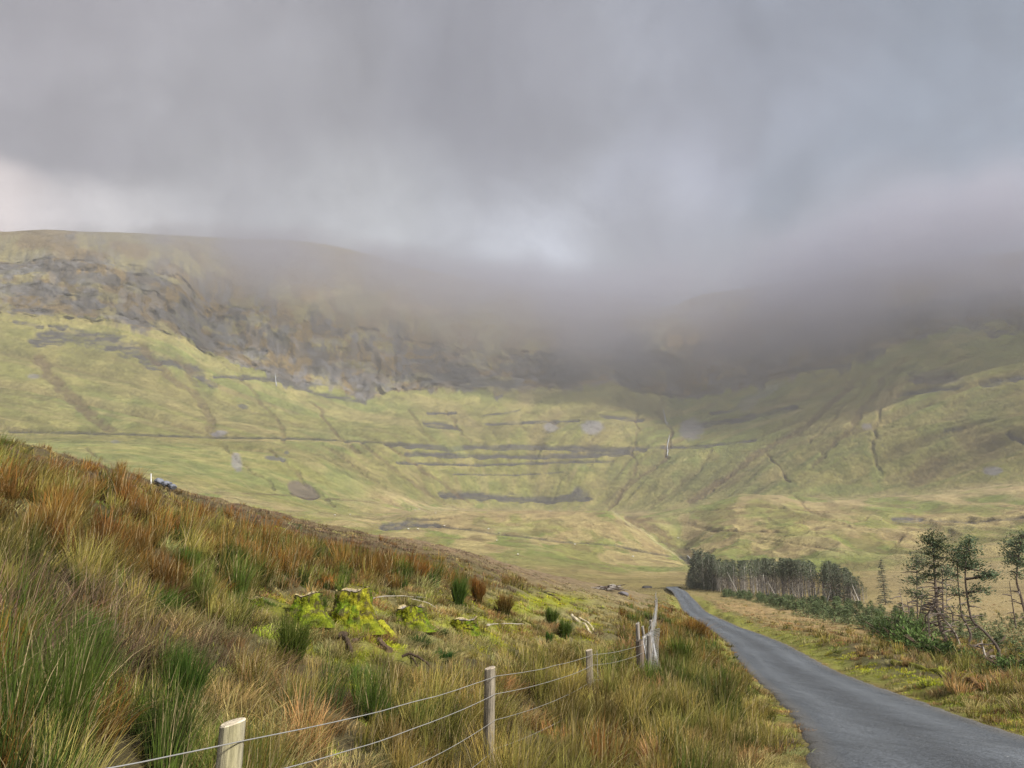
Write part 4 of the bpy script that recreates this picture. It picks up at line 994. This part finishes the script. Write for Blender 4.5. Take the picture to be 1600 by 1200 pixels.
branch('fallen_branch', [([(1566, 1088), (1574, 1094), (1584, 1102)], 4.0, .8), ([(1500, 1082), (1540, 1090), (1598, 1104)], 1.5, .6)], DK, 'dark log end with a long stick in the grass at the right edge', 'log')

# ------------------------------------------------------------------ rocks
def rock_mesh(name, size, seed, colr, mat):
    rs = np.random.default_rng(seed); n, rows = 20, 12; V = []
    pl = rs.normal(0, 1, (14, 3)); pl /= np.linalg.norm(pl, axis=1)[:, None]; dd_ = rs.uniform(.55, .95, 14)
    for i in range(rows):
        th = math.pi * i / (rows - 1)
        for k in range(n):
            a = 2 * math.pi * k / n; u = np.array((math.sin(th) * math.cos(a), math.sin(th) * math.sin(a), math.cos(th)))
            dp = pl @ u; rr = min(1.1, float(np.min(np.where(dp > .05, dd_ / np.maximum(dp, .05), 9)))); V.append(u * rr)
    V = np.array(V) * np.array(size); F = [(i * n + k, (i + 1) * n + k, (i + 1) * n + (k + 1) % n, i * n + (k + 1) % n) for i in range(rows - 1) for k in range(n)]
    mb = MB(); mb.add(V, F, np.array(colr)); return mb.mesh(name, mat)
h_ = hit(256, 764); s_ = math.hypot(*h_[:2]) / FPX
bo = empty('boulder', h_, label='grey-blue split boulder on the crest of the left hillside', category='rock')
for i, (dx, dzp, sz) in enumerate(((-8, 12, (7, 7, 5)), (3, 7, (9, 7, 5)), (12, 3, (7, 6, 4)))):
    link('rock_slab', rock_mesh('rock_slab', np.array(sz) * s_, 10 + i, (.17, .18, .21), M_rock), bo).location = (dx * s_, 0, dzp * s_ * .9)
h_ = hit(237, 757); t_ = P(236, 740, math.hypot(*h_[:2])); m = MB(); o = empty('marker_stake', h_, label='thin white stake standing at the left end of the split boulder', category='stake')
m.tube([np.array((0, 0, -.2)), t_ - h_], .022, 8, c=(.72, .72, .70)); m.build('stake_shaft', M_post, o)
for (px, py, sx, sd_, cc, lb) in ((972, 929, 9, 31, (.14, .13, .14), 'small grey boulder below the brash pile near the far fence'), (1012, 919, 8, 33, (.06, .055, .05), 'low dark rock where the hillside meets the far end of the road')):
    h_ = hit(px, py); s_ = math.hypot(*h_[:2]) / FPX
    o = link('boulder', rock_mesh('boulder', np.array((sx, sx * .8, sx * .55)) * s_, sd_, cc, M_rock), label=lb, category='rock'); o.location = h_
# brash pile
h_ = hit(945, 922); s_ = math.hypot(*h_[:2]) / FPX; o = empty('brash_pile', h_, label='grey heap of cut branches on the slope above the far fence', category='brash pile')
m = MB()
for i in range(60):
    x, y, z = random.gauss(0, 11) * s_, random.gauss(0, 6) * s_, abs(random.gauss(2.5, 2.5)) * s_; a = random.gauss(.3, .6); L_ = random.uniform(6, 18) * s_
    m.tube([(x, y, z), (x + L_ * math.cos(a), y + L_ * math.sin(a) * .4, z + random.gauss(0, 1.5) * s_)], random.uniform(.5, 1.1) * s_, 5, c=np.array(random.choice(((.33, .30, .27), (.2, .17, .14), (.08, .06, .05)))))
m.build('stacked_branches', M_bark, o, kind='stuff')

# ------------------------------------------------------------------ rush clumps one can tell apart
def clump(name, px, py, hpx, wpx, spc, label, cat, nb=420, tint=(1, 1, 1), grp=None, spread=1.0):
    h_ = hit(px, py); r = math.hypot(*h_[:2]); s_ = r / FPX; H = hpx * s_; Wd = wpx * s_ / 2; n = nb
    rad = Wd * .35 * np.sqrt(rng.uniform(0, 1, n)); a = rng.uniform(0, 2 * math.pi, n)
    root = np.stack([rad * np.cos(a), rad * np.sin(a), np.full(n, -.03)], 1)
    phi = a + rng.normal(0, .4, n); lean = np.abs(rng.normal(0, .5, n)) * Wd / H * spread + .05 + .12 * np.cos(phi)
    lean = np.clip(lean, .02, 1.4); L = H * rng.uniform(.6, 1.1, n); wd = np.maximum(SP_[spc, 4] * rng.uniform(.8, 1.4, n), r / 736 * .55)
    bb = rng.uniform(.65, 1.3, (n, 1)); cb = SB[spc] * bb * np.array(tint); ct = ST[spc] * bb * np.array(tint)
    V, q, t, C_ = blades(root, phi, lean, L, wd, cb, ct, True)
    me = mesh_np(name, V, quads=q, tris=t, mat=M_blade, col=np.clip(C_, .01, .9)); o = link(name, me, label=label, category=cat)
    if grp: o['group'] = grp
    o.location = h_; return o
for args in ((455, 1032, 74, 90, 1, 'round dark-green rush clump left of the mossy stumps', (.95, .85, .8)), (497, 966, 42, 26, 1, 'upright green rush clump in front of the wide green stump', (.8, .85, .8)), (788, 962, 36, 40, 0, 'red-brown rush tuft on the grassy rise above the smallest stump', (.75, .9, 1)),
             (861, 978, 30, 30, 1, 'green rush tuft on the rise, the upper of a pair left of the fence corner', (1, 1, 1)), (882, 998, 32, 30, 1, 'green rush tuft on the rise, the lower of a pair left of the fence corner', (1, 1, 1)), (857, 1012, 26, 14, 1, 'narrow little green rush tuft above the second fence post from the corner', (.8, 1, 1)),
             (285, 1108, 95, 90, 1, 'very dark green rush clump above the pale-topped nearest post', (.6, .75, .7)), (245, 975, 62, 90, 1, 'wide bright green rush clump in the russet rushes on the left', (.75, 1.05, .7)), (270, 960, 50, 60, 0, 'dark red-brown rush clump beside the wide bright green one', (.45, .5, .7)),
             (715, 950, 48, 36, 1, 'dark green rush clump behind the flat-topped low stump', (.75, .85, .8)), (745, 945, 44, 34, 0, 'red rush clump right behind the dark green one at the top of the felled patch', (.9, .8, .8)), (1085, 1000, 34, 60, 0, 'broad russet rush clump on the bank at the left edge of the road', (.95, 1.0, .9)),
             (1062, 1046, 52, 70, 1, 'broad green rush clump on the bank between the corner post and the road', (1, 1, .9)), (290, 895, 40, 50, 1, 'green rush clump high in the russet belt on the left hillside', (.8, .95, .8))):
    px, py, hp, wp, spc, lb, ti = args; clump('rush_clump', px, py, hp, wp, spc, lb, 'rush clump', tint=ti)
for px, py, hp, wp, lb in ((655, 1012, 26, 56, 'glossy dark-green strap-leaved plant above the forked branch'), (692, 1034, 26, 50, 'glossy dark-green strap-leaved plant right of the forked branch'), (690, 992, 14, 26, 'little dark-green strap-leaved plant below the smallest stump')):
    clump('woodrush_plant', px, py, hp, wp, 1, lb, 'plant', nb=260, tint=(.45, .75, .9), spread=2.2)

# ------------------------------------------------------------------ conifers
def foliage_quads(cen, size, rs, up=.35, colr=(.07, .1, .05), var=.35, elong=2.0, axis=None):
    """leaf clumps: small randomly turned blades round the given centres"""
    n = len(cen); d = rs.normal(0, 1, (n, 3)); d[:, 2] *= up
    if axis is not None: d = d * .6 + axis * 1.2
    d /= np.linalg.norm(d, axis=1)[:, None]; e = rs.normal(0, 1, (n, 3)); e = np.cross(d, e); e /= np.linalg.norm(e, axis=1)[:, None]
    s = size * rs.uniform(.6, 1.3, (n, 1)); V = np.stack([cen - d * s, cen + e * s / elong, cen + d * s * 1.1, cen - e * s / elong], 1).reshape(-1, 3)
    c_ = np.array(colr) * rs.uniform(1 - var, 1 + var, (n, 1)); return V, np.repeat(np.clip(c_, .01, .8), 4, axis=0)
def conifer_meshes(kind, seed):
    rs = np.random.default_rng(seed); random.seed(seed); t = MB(); cen = []; axs = []
    if kind == 'wood':
        bend = rs.normal(0, .03, 2); pth = np.array([(bend[0] * s * s, bend[1] * s, s) for s in np.linspace(0, .97, 9)]); pale = np.array((.38, .35, .31)) * rs.uniform(.75, 1.35)
        t.tube(pth, np.linspace(.016, .004, 9), 6, c=pale)
        low = rs.uniform(.46, .66)
        for i in range(70):
            z = rs.uniform(.12, low + .1); a = rs.uniform(0, 6.28); L = rs.uniform(.04, .14); b = np.array((bend[0] * z * z, bend[1] * z, z)); t.tube([b, b + (L * math.cos(a), L * math.sin(a), rs.uniform(-.03, .05))], [.004, .0015], 3, c=np.array((.19, .165, .14)), cap=False)
        for i in range(66):
            z = rs.uniform(low, 1.0); f = (1 - z) / (1 - low); L = (.035 + .13 * f ** .7) * rs.uniform(.6, 1.25); a = rs.uniform(0, 6.28)
            for k in range(7):
                s = rs.uniform(.2, 1); cen.append((bend[0] * z * z + L * s * math.cos(a) + rs.normal(0, .008), bend[1] * z + L * s * math.sin(a) + rs.normal(0, .008), z + .02 * s + rs.normal(0, .008))); axs.append((math.cos(a), math.sin(a), .3))
        V, C_ = foliage_quads(np.array(cen), .017, rs, colr=(.15, .175, .11), elong=2.4, axis=np.array(axs))
    elif kind == 'spruce':
        t.tube([(0, 0, 0), (.005, 0, .5), (0, 0, .98)], [.018, .011, .003], 6, c=np.array((.16, .13, .10)))
        z = .06
        while z < .98:
            f = 1 - z; nb_ = 7
            for i in range(nb_):
                a = rs.uniform(0, 6.28); L = (.03 + .24 * f ** .9) * rs.uniform(.55, 1.15); t.tube([(0, 0, z), (L * .9 * math.cos(a), L * .9 * math.sin(a), z - .02 * f)], [.004, .001], 3, c=np.array((.15, .12, .09)), cap=False)
                for k in range(int(6 + 16 * f)):
                    s = rs.uniform(.15, 1); cen.append((L * s * math.cos(a) + rs.normal(0, .010), L * s * math.sin(a) + rs.normal(0, .010), z - .03 * s * f + rs.normal(0, .007))); axs.append((math.cos(a), math.sin(a), .1))
            z += rs.uniform(.028, .05)
        V, C_ = foliage_quads(np.array(cen), .016, rs, colr=(.15, .17, .115), elong=2.4, axis=np.array(axs))
    elif kind == 'young':
        t.tube([(0, 0, -.03), (0, 0, .95)], [.03, .006], 5, c=np.array((.16, .12, .08)))
        for i in range(52):
            z = rs.uniform(0.02, .95); f = (1 - z); L = (.05 + .42 * f ** .8) * rs.uniform(.6, 1.2); a = rs.uniform(0, 6.28)
            for k in range(9):
                s = rs.uniform(.1, 1); cen.append((L * s * math.cos(a) + rs.normal(0, .025), L * s * math.sin(a) + rs.normal(0, .025), z + .12 * s + rs.normal(0, .02))); axs.append((math.cos(a), math.sin(a), .6))
        V, C_ = foliage_quads(np.array(cen), .05, rs, colr=(.14, .185, .080), elong=2.6, axis=np.array(axs), var=.5)
    elif kind == 'bush':
        for i in range(9):
            a = rs.uniform(0, 6.28); t.tube([(0, 0, -.03), (.3 * math.cos(a), .3 * math.sin(a), .35), (.55 * math.cos(a), .55 * math.sin(a), .55)], [.03, .02, .008], 5, c=np.array((.14, .10, .07)))
        for i in range(150):
            a = rs.uniform(0, 6.28); el = rs.uniform(.05, 1.45); L = .62 * (1 + .25 * math.sin(3 * a + seed)) * rs.uniform(.5, 1.12)
            dv = np.array((math.cos(a) * math.cos(el), math.sin(a) * math.cos(el), math.sin(el) * 1.0))
            for k in range(9):
                s = rs.uniform(.55, 1.05); p = dv * L * s + rs.normal(0, .035, 3); cen.append(p); axs.append(dv + np.array((0, 0, .25)))
        V, C_ = foliage_quads(np.array(cen), .05, rs, colr=(.10, .155, .042), elong=2.8, axis=np.array(axs), var=.55)
    n = len(V) // 4; q = np.arange(n * 4).reshape(n, 4)
    return t.mesh(kind + '_trunk', M_bark), mesh_np(kind + '_crown', V, quads=q, mat=M_leaf, col=C_)
LIB = {k: [conifer_meshes(k, s0 + i) for i in range(n_)] for k, s0, n_ in (('wood', 100, 7), ('spruce', 200, 4), ('young', 300, 4), ('bush', 400, 3))}
def tree(name, kind, loc, h, label, cat, grp=None, rz=None, wide=1.0, i=None, lean=0.0):
    o = bpy.data.objects.new(name, None); COL.objects.link(o); o.location = tuple(loc); o.empty_display_size = .3
    o.scale = (h * wide, h * wide, h); o.rotation_euler = (lean * random.uniform(-1, 1), lean * random.uniform(-1, 1), random.uniform(0, 6.28) if rz is None else rz)
    o['label'] = label; o['category'] = cat
    if grp: o['group'] = grp
    tm, cm2 = random.choice(LIB[kind]) if i is None else LIB[kind][i % len(LIB[kind])]
    for nm, me in (('trunk', tm), ('crown', cm2)):
        c_ = bpy.data.objects.new(nm, me); COL.objects.link(c_); c_.parent = o
    return o
random.seed(11)
WX = [1072, 1140, 1200, 1280, 1356]; WY = [919, 926, 931, 938, 945]
TXx = [1072, 1081, 1090, 1108, 1125, 1145, 1200, 1260, 1310, 1335, 1356]; TYy = [906, 886, 866, 868, 880, 884, 880, 884, 890, 904, 920]
for i in range(235):
    x = random.uniform(1072, 1356); dep = random.choice((0, 0, .6, 1.4, 2.3, 3.4, 4.4, 5.5))
    yb = float(np.interp(x, WX, WY)) - dep * 1.3 - random.uniform(0, .8); h_ = hit(x, yb, 60)
    if h_ is None: continue
    r = math.hypot(*h_[:2]); h = (yb - float(np.interp(x, TXx, TYy)) + random.choice((-4, -12, 1, 3, -7)) * random.random() * 1.3 + dep * .2) * r / FPX
    lf = x < 1122 and random.random() < .5
    if lf: tree('spruce_tree', 'spruce', h_, h, 'dark leafy spruce at the left end of the wood beside the road', 'tree', 'spruces at the left end of the wood', wide=1.15)
    else: tree('spruce_tree', 'wood', h_, h, 'bare-trunked spruce with dark crown in the wood beyond the road', 'tree', 'bare-trunked spruces of the wood', wide=random.uniform(.8, 1.2), lean=.05)
for px, pyb, pyt, lb in ((1087, 920, 861, 'tallest dark conical spruce at the left end of the wood'), (1302, 941, 884, 'pointed green spruce rising at the right end of the wood'), (1320, 943, 894, 'shorter pointed spruce at the far right end of the wood')):
    h_ = hit(px, pyb, 60); tree('spruce_tree', 'spruce', h_, (pyb - pyt) * math.hypot(*h_[:2]) / FPX, lb, 'tree', i=0)
h_ = hit(1384, 945, 60); tree('spruce_tree', 'spruce', h_, 62 * math.hypot(*h_[:2]) / FPX, 'lone slender spruce standing between the wood and the windblown pines', 'tree', i=1, wide=.8)
# broken leaning trunks at the front of the wood
for i in range(14):
    x = random.uniform(1140, 1350); yb = float(np.interp(x, WX, WY)) + random.uniform(0, 2.5); h_ = hit(x, yb, 60); s_ = math.hypot(*h_[:2]) / FPX
    o = empty('dead_trunk', h_, label='bleached dead trunk leaning at the front edge of the wood', category='dead tree', group='dead trunks along the front of the wood'); m = MB(); hh_ = random.uniform(14, 34) * s_; lx = random.uniform(-.5, .5)
    m.tube([(0, 0, 0), (lx * hh_ * .5, 0, hh_ * .5), (lx * hh_, 0, hh_)], [.75 * s_, .6 * s_, .3 * s_], 5, c=np.array((.50, .47, .42)) * random.uniform(.7, 1.1)); m.build('trunk', M_bark, o)
# young plantation
ULx = [1130, 1355, 1450, 1600]; ULy = [929, 948, 961, 964]; LLx = [1130, 1180, 1240, 1300, 1350, 1420, 1500, 1600]; LLy = [933, 941, 956, 972, 984, 992, 1004, 1034]
cnt = 0
while cnt < 295:
    x = random.uniform(1130, 1620); y = random.uniform(float(np.interp(x, ULx, ULy)), float(np.interp(x, LLx, LLy)))
    if 1325 < x < 1420 and 963 < y < 977 and random.random() < .8: continue
    if 1425 < x < 1500 and 972 < y < 990 and random.random() < .75: continue
    if x > 1440 and y > 980 and random.random() < .8: continue
    h_ = hit(x, y, 10)
    if h_ is None: continue
    r = math.hypot(*h_[:2]); cnt += 1
    tree('young_conifer', 'young', h_, random.uniform(.6, 1.35) * (1.15 if r > 90 else 1) * (.62 if x > 1425 else 1), 'bushy young conifer planted on the flat beyond the road', 'young conifer', 'young conifers of the new plantation', wide=random.uniform(1.3, 2.1))
for i, (px, py, hp, wide, lb) in enumerate(((1395, 1006, 34, 1.3, 'low dark-green bush nearest the road at the left of the windblown pines'), (1425, 1016, 44, 1.2, 'largest dark-green bush in front of the leaning double pine'), (1452, 1024, 38, 1.2, 'dark-green bush right of the largest one, under the double pine'),
                                            (1378, 992, 26, 1.2, 'small green bush at the left end of the row of bushes'), (1412, 988, 30, 1.2, 'upper green bush behind the largest bush'), (1440, 992, 30, 1.1, 'green bush at the foot of the dead leaning sticks'), (1480, 1030, 28, 1.5, 'low spreading bush left of the white dead trunk'),
                                            (1515, 1040, 24, 1.5, 'low dull-green bush in front of the white dead trunk'), (1572, 1050, 26, 1.4, 'dark green bush at the foot of the bent pine'), (1598, 1052, 24, 1.4, 'dark bush at the right edge of the photo behind the brown log'), (1375, 975, 18, 1.1, 'small bluish bush at the edge of the tan clearing'))):
    h_ = hit(px, py, 10); tree('conifer_bush', 'bush', h_, hp * math.hypot(*h_[:2]) / FPX * 1.15, lb, 'bush', i=i, wide=wide * .95)
for px, py, hp, lb in ((540, 868, 10, 'small blue-green seedling tree in the rushes above the tallest stump'), (295, 832, 12, 'small blue-green seedling tree on the upper left hillside'), (468, 832, 12, 'small grey-green seedling tree close under the hill crest')):
    h_ = hit(px, py, 5); tree('conifer_seedling', 'young', h_, hp * math.hypot(*h_[:2]) / FPX, lb, 'young conifer', wide=1.5)

# low scrub filling the plantation
cen = []; n_try = 0
while len(cen) < 15000 and n_try < 60000:
    n_try += 1
    x = random.uniform(1130, 1640); y = random.uniform(float(np.interp(x, ULx, ULy)), float(np.interp(x, LLx, LLy)) + 2)
    rr_ = 6.0 / max(abs(float(ptan(x, y))), .01); az_ = float(paz(x, y)); p = (rr_ * math.sin(az_), rr_ * math.cos(az_))
    if rr_ > 185: continue
    if vnoise(p[0] * .22, p[1] * .22, 777) < .36: continue
    if rr_ < 60 and random.random() < .5: continue
    cen.append((p[0], p[1], abs(random.gauss(0, .22))))
cen = np.array(cen); cen[:, 2] += gz(cen[:, 0], cen[:, 1])
V, C_ = foliage_quads(cen, .13, rng, colr=(.15, .170, .075), elong=2.4, var=.5, up=.8); n_ = len(V) // 4
link('undergrowth', mesh_np('undergrowth', V, quads=np.arange(n_ * 4).reshape(n_, 4), mat=M_leaf, col=C_), kind='stuff')

# windblown pines: trunk paths read off the view, each set at the distance of its own foot
def pine(label, trunks, crown, seed, rad=4.2, dead=10, cat='pine tree', colr=(.12, .17, .09)):
    """trunks: list of (pixel path foot..top, radius px); crown: list of (px, py, half width px, half height px, sprays)"""
    rs = np.random.default_rng(seed); random.seed(seed)
    h0 = hit(*trunks[0][0][0], 12); r0 = math.hypot(*h0[:2]); s_ = r0 / FPX
    o = empty('pine_tree', h0, label=label, category=cat); t = MB(); lines = []
    for pts_, rp, shade in trunks:
        n_ = 16; s = np.linspace(0, 1, n_); q = np.linspace(0, 1, len(pts_)); kx = pchip1(q, [p[0] for p in pts_], s); ky = pchip1(q, [p[1] for p in pts_], s)
        dr = rs.normal(0, .5)
        W_ = np.array([P(x, y, r0 + dr * t_) for x, y, t_ in zip(kx, ky, s)]) - h0
        W_[0, 2] = min(W_[0, 2], 0) - .1; t.tube(W_, rp * .66 * s_ * np.linspace(1, .3, n_), 7, c=np.array(shade), jit=.08); lines.append(W_)
        for i in range(dead):
            k = rs.integers(2, n_ - 3); a = rs.uniform(0, 6.28); L = rs.uniform(6, 20) * s_; b = W_[k]; e = b + np.array((L * math.cos(a), L * math.sin(a), rs.uniform(-.25, .3) * L)); t.tube([b, (b + e) / 2 + (0, 0, .06 * L), e], [1.0 * s_, .7 * s_, .3 * s_], 4, c=np.array((.17, .14, .12)), cap=False)
    t.build('trunk', M_bark, o)
    cen = []; axs = []; br = MB()
    for cx, cy, hw, hh_, ns in crown:
        c0 = P(cx, cy, r0) - h0
        # nearest trunk point carries the branches of this tier
        allp = np.concatenate(lines); kx_ = np.argmin(np.abs(allp[:, 2] - (c0[2] - .3 * hh_ * s_)) + .6 * np.hypot(allp[:, 0] - c0[0], allp[:, 1] - c0[1])); tb_ = allp[kx_]
        for i in range(ns):
            u = rs.normal(0, 1, 3); u /= np.linalg.norm(u); rr_ = rs.uniform(.35, 1) ** .6
            e = c0 + u * rr_ * np.array((hw, hw, hh_)) * s_
            b = tb_ + np.array((0, 0, rs.uniform(-.5, .5) * hh_ * s_)); br.tube([b, b * .45 + e * .55 + (0, 0, -.03 * hh_ * s_), e], [.8 * s_, .5 * s_, .25 * s_], 3, c=np.array((.12, .10, .08)), cap=False)
            dv = e - b; dv /= np.linalg.norm(dv) + 1e-6
            m_ = rs.integers(24, 42)
            sp_ = rs.normal(0, 1, (m_, 3)) * np.array((5.2, 5.2, 3.0)) * s_; al_ = rs.uniform(-.55, .15, (m_, 1)) * hw * .6 * s_ * dv
            for p, q2 in zip(e + sp_ + al_, range(m_)): cen.append(p); axs.append(dv + np.array((0, 0, .35)))
    if cen:
        V, C_ = foliage_quads(np.array(cen), 1.9 * s_, rs, colr=colr, elong=3.0, axis=np.array(axs), var=.5)
        n = len(V) // 4; cr = mesh_np('crown', V, quads=np.arange(n * 4).reshape(n, 4), mat=M_leaf, col=C_); link('crown', cr, o)
        br.build('branches', M_bark, o)
    return o
BK = (.13, .105, .085); BKL = (.30, .26, .21)
pine('thin straight pine, leftmost of the windblown pines, with layered foliage', [([(1434, 968), (1433, 930), (1432, 868)], 1.7, BK)], [(1424, 887, 9, 3, 5), (1440, 880, 9, 3, 4), (1422, 908, 10, 3, 5), (1444, 905, 9, 3, 5), (1432, 872, 5, 4, 4), (1428, 925, 10, 3, 4), (1440, 930, 9, 4, 4)], 1, dead=12, colr=(.12, .16, .08))
pine('short thin pine close right of the leftmost thin pine', [([(1437, 962), (1440, 940), (1442, 916)], 1.3, BK)], [(1440, 926, 5, 4, 3), (1437, 940, 4, 4, 2)], 2, dead=8)
pine('tall leaning double-trunked pine with the highest bushy crown', [([(1481, 1006), (1471, 985), (1466, 962), (1462, 925), (1460, 885), (1456, 835)], 4.2, BK), ([(1499, 1008), (1492, 990), (1482, 976), (1470, 962), (1462, 950)], 3.2, BKL), ([(1448, 968), (1458, 945), (1466, 925), (1468, 912)], 2.0, BKL), ([(1444, 966), (1455, 950), (1464, 930)], 1.6, BK)],
     [(1455, 834, 9, 5, 6), (1447, 842, 9, 5, 7), (1464, 843, 11, 5, 8), (1458, 853, 14, 5, 9), (1472, 858, 10, 4, 6), (1452, 864, 12, 4, 7), (1468, 872, 12, 4, 7), (1456, 884, 16, 5, 8), (1450, 900, 14, 5, 6), (1468, 898, 12, 5, 6)], 3, dead=26)
pine('slender dark pine stem just right of the double-trunked pine', [([(1474, 958), (1473, 930), (1472, 888)], 1.8, BK)], [(1476, 893, 9, 6, 5), (1480, 905, 7, 5, 3)], 4, dead=10)
pine('pale slender pine stem between the double pine and the crooked pair', [([(1479, 954), (1479, 930), (1478, 895)], 1.2, BKL)], [(1484, 890, 7, 5, 3)], 5, dead=8)
pine('bent pine with an S-shaped trunk, left of the crooked pair', [([(1512, 1008), (1517, 994), (1510, 975), (1503, 962), (1499, 930), (1496, 890), (1500, 855)], 2.6, BK)],
     [(1496, 862, 9, 5, 6), (1503, 856, 8, 5, 5), (1496, 873, 11, 5, 8), (1505, 880, 10, 4, 6), (1498, 888, 13, 4, 6), (1495, 903, 10, 3, 4), (1492, 922, 8, 3, 3), (1508, 928, 6, 3, 2), (1497, 951, 5, 2, 2)], 6, dead=10)
pine('crooked pine with a sweeping trunk and one long branch to the right', [([(1559, 1042), (1561, 1018), (1549, 999), (1533, 982), (1519, 970), (1512, 940), (1508, 900), (1509, 870), (1516, 842)], 3.2, BK)],
     [(1517, 845, 6, 4, 5), (1512, 853, 9, 5, 6), (1520, 862, 8, 5, 6), (1509, 868, 10, 5, 6), (1518, 882, 9, 4, 5), (1530, 884, 6, 3, 3), (1535, 900, 10, 3, 5), (1546, 898, 9, 3, 5), (1556, 895, 6, 2, 2), (1526, 918, 8, 2, 3), (1538, 922, 7, 2, 3), (1522, 934, 5, 2, 2)], 7, dead=12)
pine('pine cut by the right edge of the photo with a bushy crown', [([(1607, 985), (1601, 955), (1593, 925), (1588, 905), (1592, 870), (1598, 838)], 2.8, BK)],
     [(1597, 840, 14, 6, 9), (1588, 852, 12, 5, 8), (1602, 858, 14, 6, 9), (1580, 851, 8, 3, 4), (1586, 866, 12, 5, 8), (1582, 876, 10, 4, 6), (1600, 880, 14, 6, 9), (1592, 896, 12, 5, 5)], 8, dead=10)
for pth, rp, lb, sh in (([(1588, 985), (1583, 950), (1577, 908)], 1.6, 'thin bare stem left of the pine at the right edge', BK), ([(1415, 974), (1410, 945), (1405, 917)], 1.3, 'thin bare stem left of all the pines', BKL), ([(1422, 964), (1419, 948), (1417, 936)], 1.5, 'short bare stem beside the thin bare stem left of the pines', BK),
                        ([(1490, 976), (1488, 958), (1481, 945)], 1.8, 'short bent bare stem between the double pine and the S-shaped one', BK), ([(1540, 1028), (1536, 1012), (1534, 1001)], 2.4, 'short white dead trunk left of the crooked pine foot', (.55, .5, .44)), ([(1452, 990), (1449, 975), (1450, 960)], 1.6, 'dark dead stick under the double pine', BK)):
    pine(lb, [(pth, rp, sh)], [], 20 + int(pth[0][0]), dead=5, cat='dead stem')
branch('fallen_branch', [([(1536, 1030), (1552, 1014), (1571, 995)], 3, .4), ([(1515, 1012), (1530, 1020), (1545, 1018)], 4, .6), ([(1518, 1016), (1534, 1006), (1532, 998)], 2.5, .5)], DK, 'dark upturned roots and branch beside the white dead trunk', 'branch')
branch('fallen_branch', [([(1547, 1029), (1570, 1025), (1592, 1019)], 2, .4)], (.2, .17, .14), 'long fallen branch reaching right from the crooked pine foot', 'branch')

# ------------------------------------------------------------------ sheep, waterfalls
def sheep_meshes():
    b = MB(); L = np.linspace(-.5, .5, 9); rr = [.06, .22, .28, .30, .30, .29, .27, .22, .08]
    b.tube([(x, 0, .62 + .03 * math.sin(x * 5)) for x in L], rr, 12, c=(.66, .63, .56), jit=.06)
    b.tube([(.42, 0, .74), (.56, 0, .84), (.64, 0, .86), (.76, 0, .76)], [.13, .11, .09, .05], 8, c=(.5, .47, .42))
    for sx, sy in ((.3, .12), (.3, -.12), (-.32, .12), (-.32, -.12)): b.tube([(sx, sy, .5), (sx + .01, sy, .25), (sx, sy, 0)], [.07, .04, .035], 6, c=(.12, .11, .10))
    for sy in (.09, -.09): b.tube([(.62, sy * .7, .9), (.58, sy * 1.9, .9)], [.03, .012], 4, c=(.3, .27, .24))
    return b.mesh('sheep_body', M_wool, True)
SHM = sheep_meshes(); random.seed(3)
for (x, y) in ((649, 798), (655, 797), (680, 803), (638, 828), (653, 828), (694, 823), (763, 828), (780, 834), (776, 846), (809, 868), (898, 852), (989, 871), (1112, 839), (523, 806), (547, 805), (462, 637), (627, 761), (648, 798), (1188, 742), (1201, 736), (1130, 744), (1360, 748), (1377, 813), (860, 800), (470, 642), (1265, 752), (905, 793), (1060, 842)):
    h_ = hit(x, y, 150)
    if h_ is None: continue
    o = link('sheep', SHM, label='tiny white sheep on the green field and moraine above the bend in the road' if h_[1] < 750 else 'tiny white sheep high on the mountain slope', category='sheep', group='sheep of the valley field' if h_[1] < 750 else 'sheep of the mountain slope'); o.location = h_ - np.array((0, 0, .05)); k = 1.25 if h_[1] < 700 else 1.6; o.scale = (k, k, k); o.rotation_euler = (0, 0, random.uniform(0, 6.28))
def fall(pts_, wpx, nm='waterfall'):
    m = MB(); W_ = []
    for (x1, y1), (x2, y2) in zip(pts_[:-1], pts_[1:]):
        for t in np.linspace(0, 1, 7):
            h_ = hit(x1 + (x2 - x1) * t + random.uniform(-.5, .5), y1 + (y2 - y1) * t, 300)
            if h_ is not None:
                r = math.hypot(*h_[:2]); W_.append(h_ * (1 - 1.6 / r))
    if len(W_) > 3:
        r = math.hypot(*W_[0][:2]); m.tube(W_, np.array([.7 * wpx * r / FPX / 2 * random.uniform(.5, 1.2) for _ in W_]), 5, c=(.8, .8, .8)); m.build(nm, M_water, kind='structure')
fall([(1036, 638), (1038, 650), (1042, 664)], 1.8); fall([(1046, 680), (1043, 695), (1043, 712)], 2.0); fall([(430, 583), (432, 603)], 1.6)
fall([(1074, 868), (1078, 873), (1083, 876)], 3, 'stream')
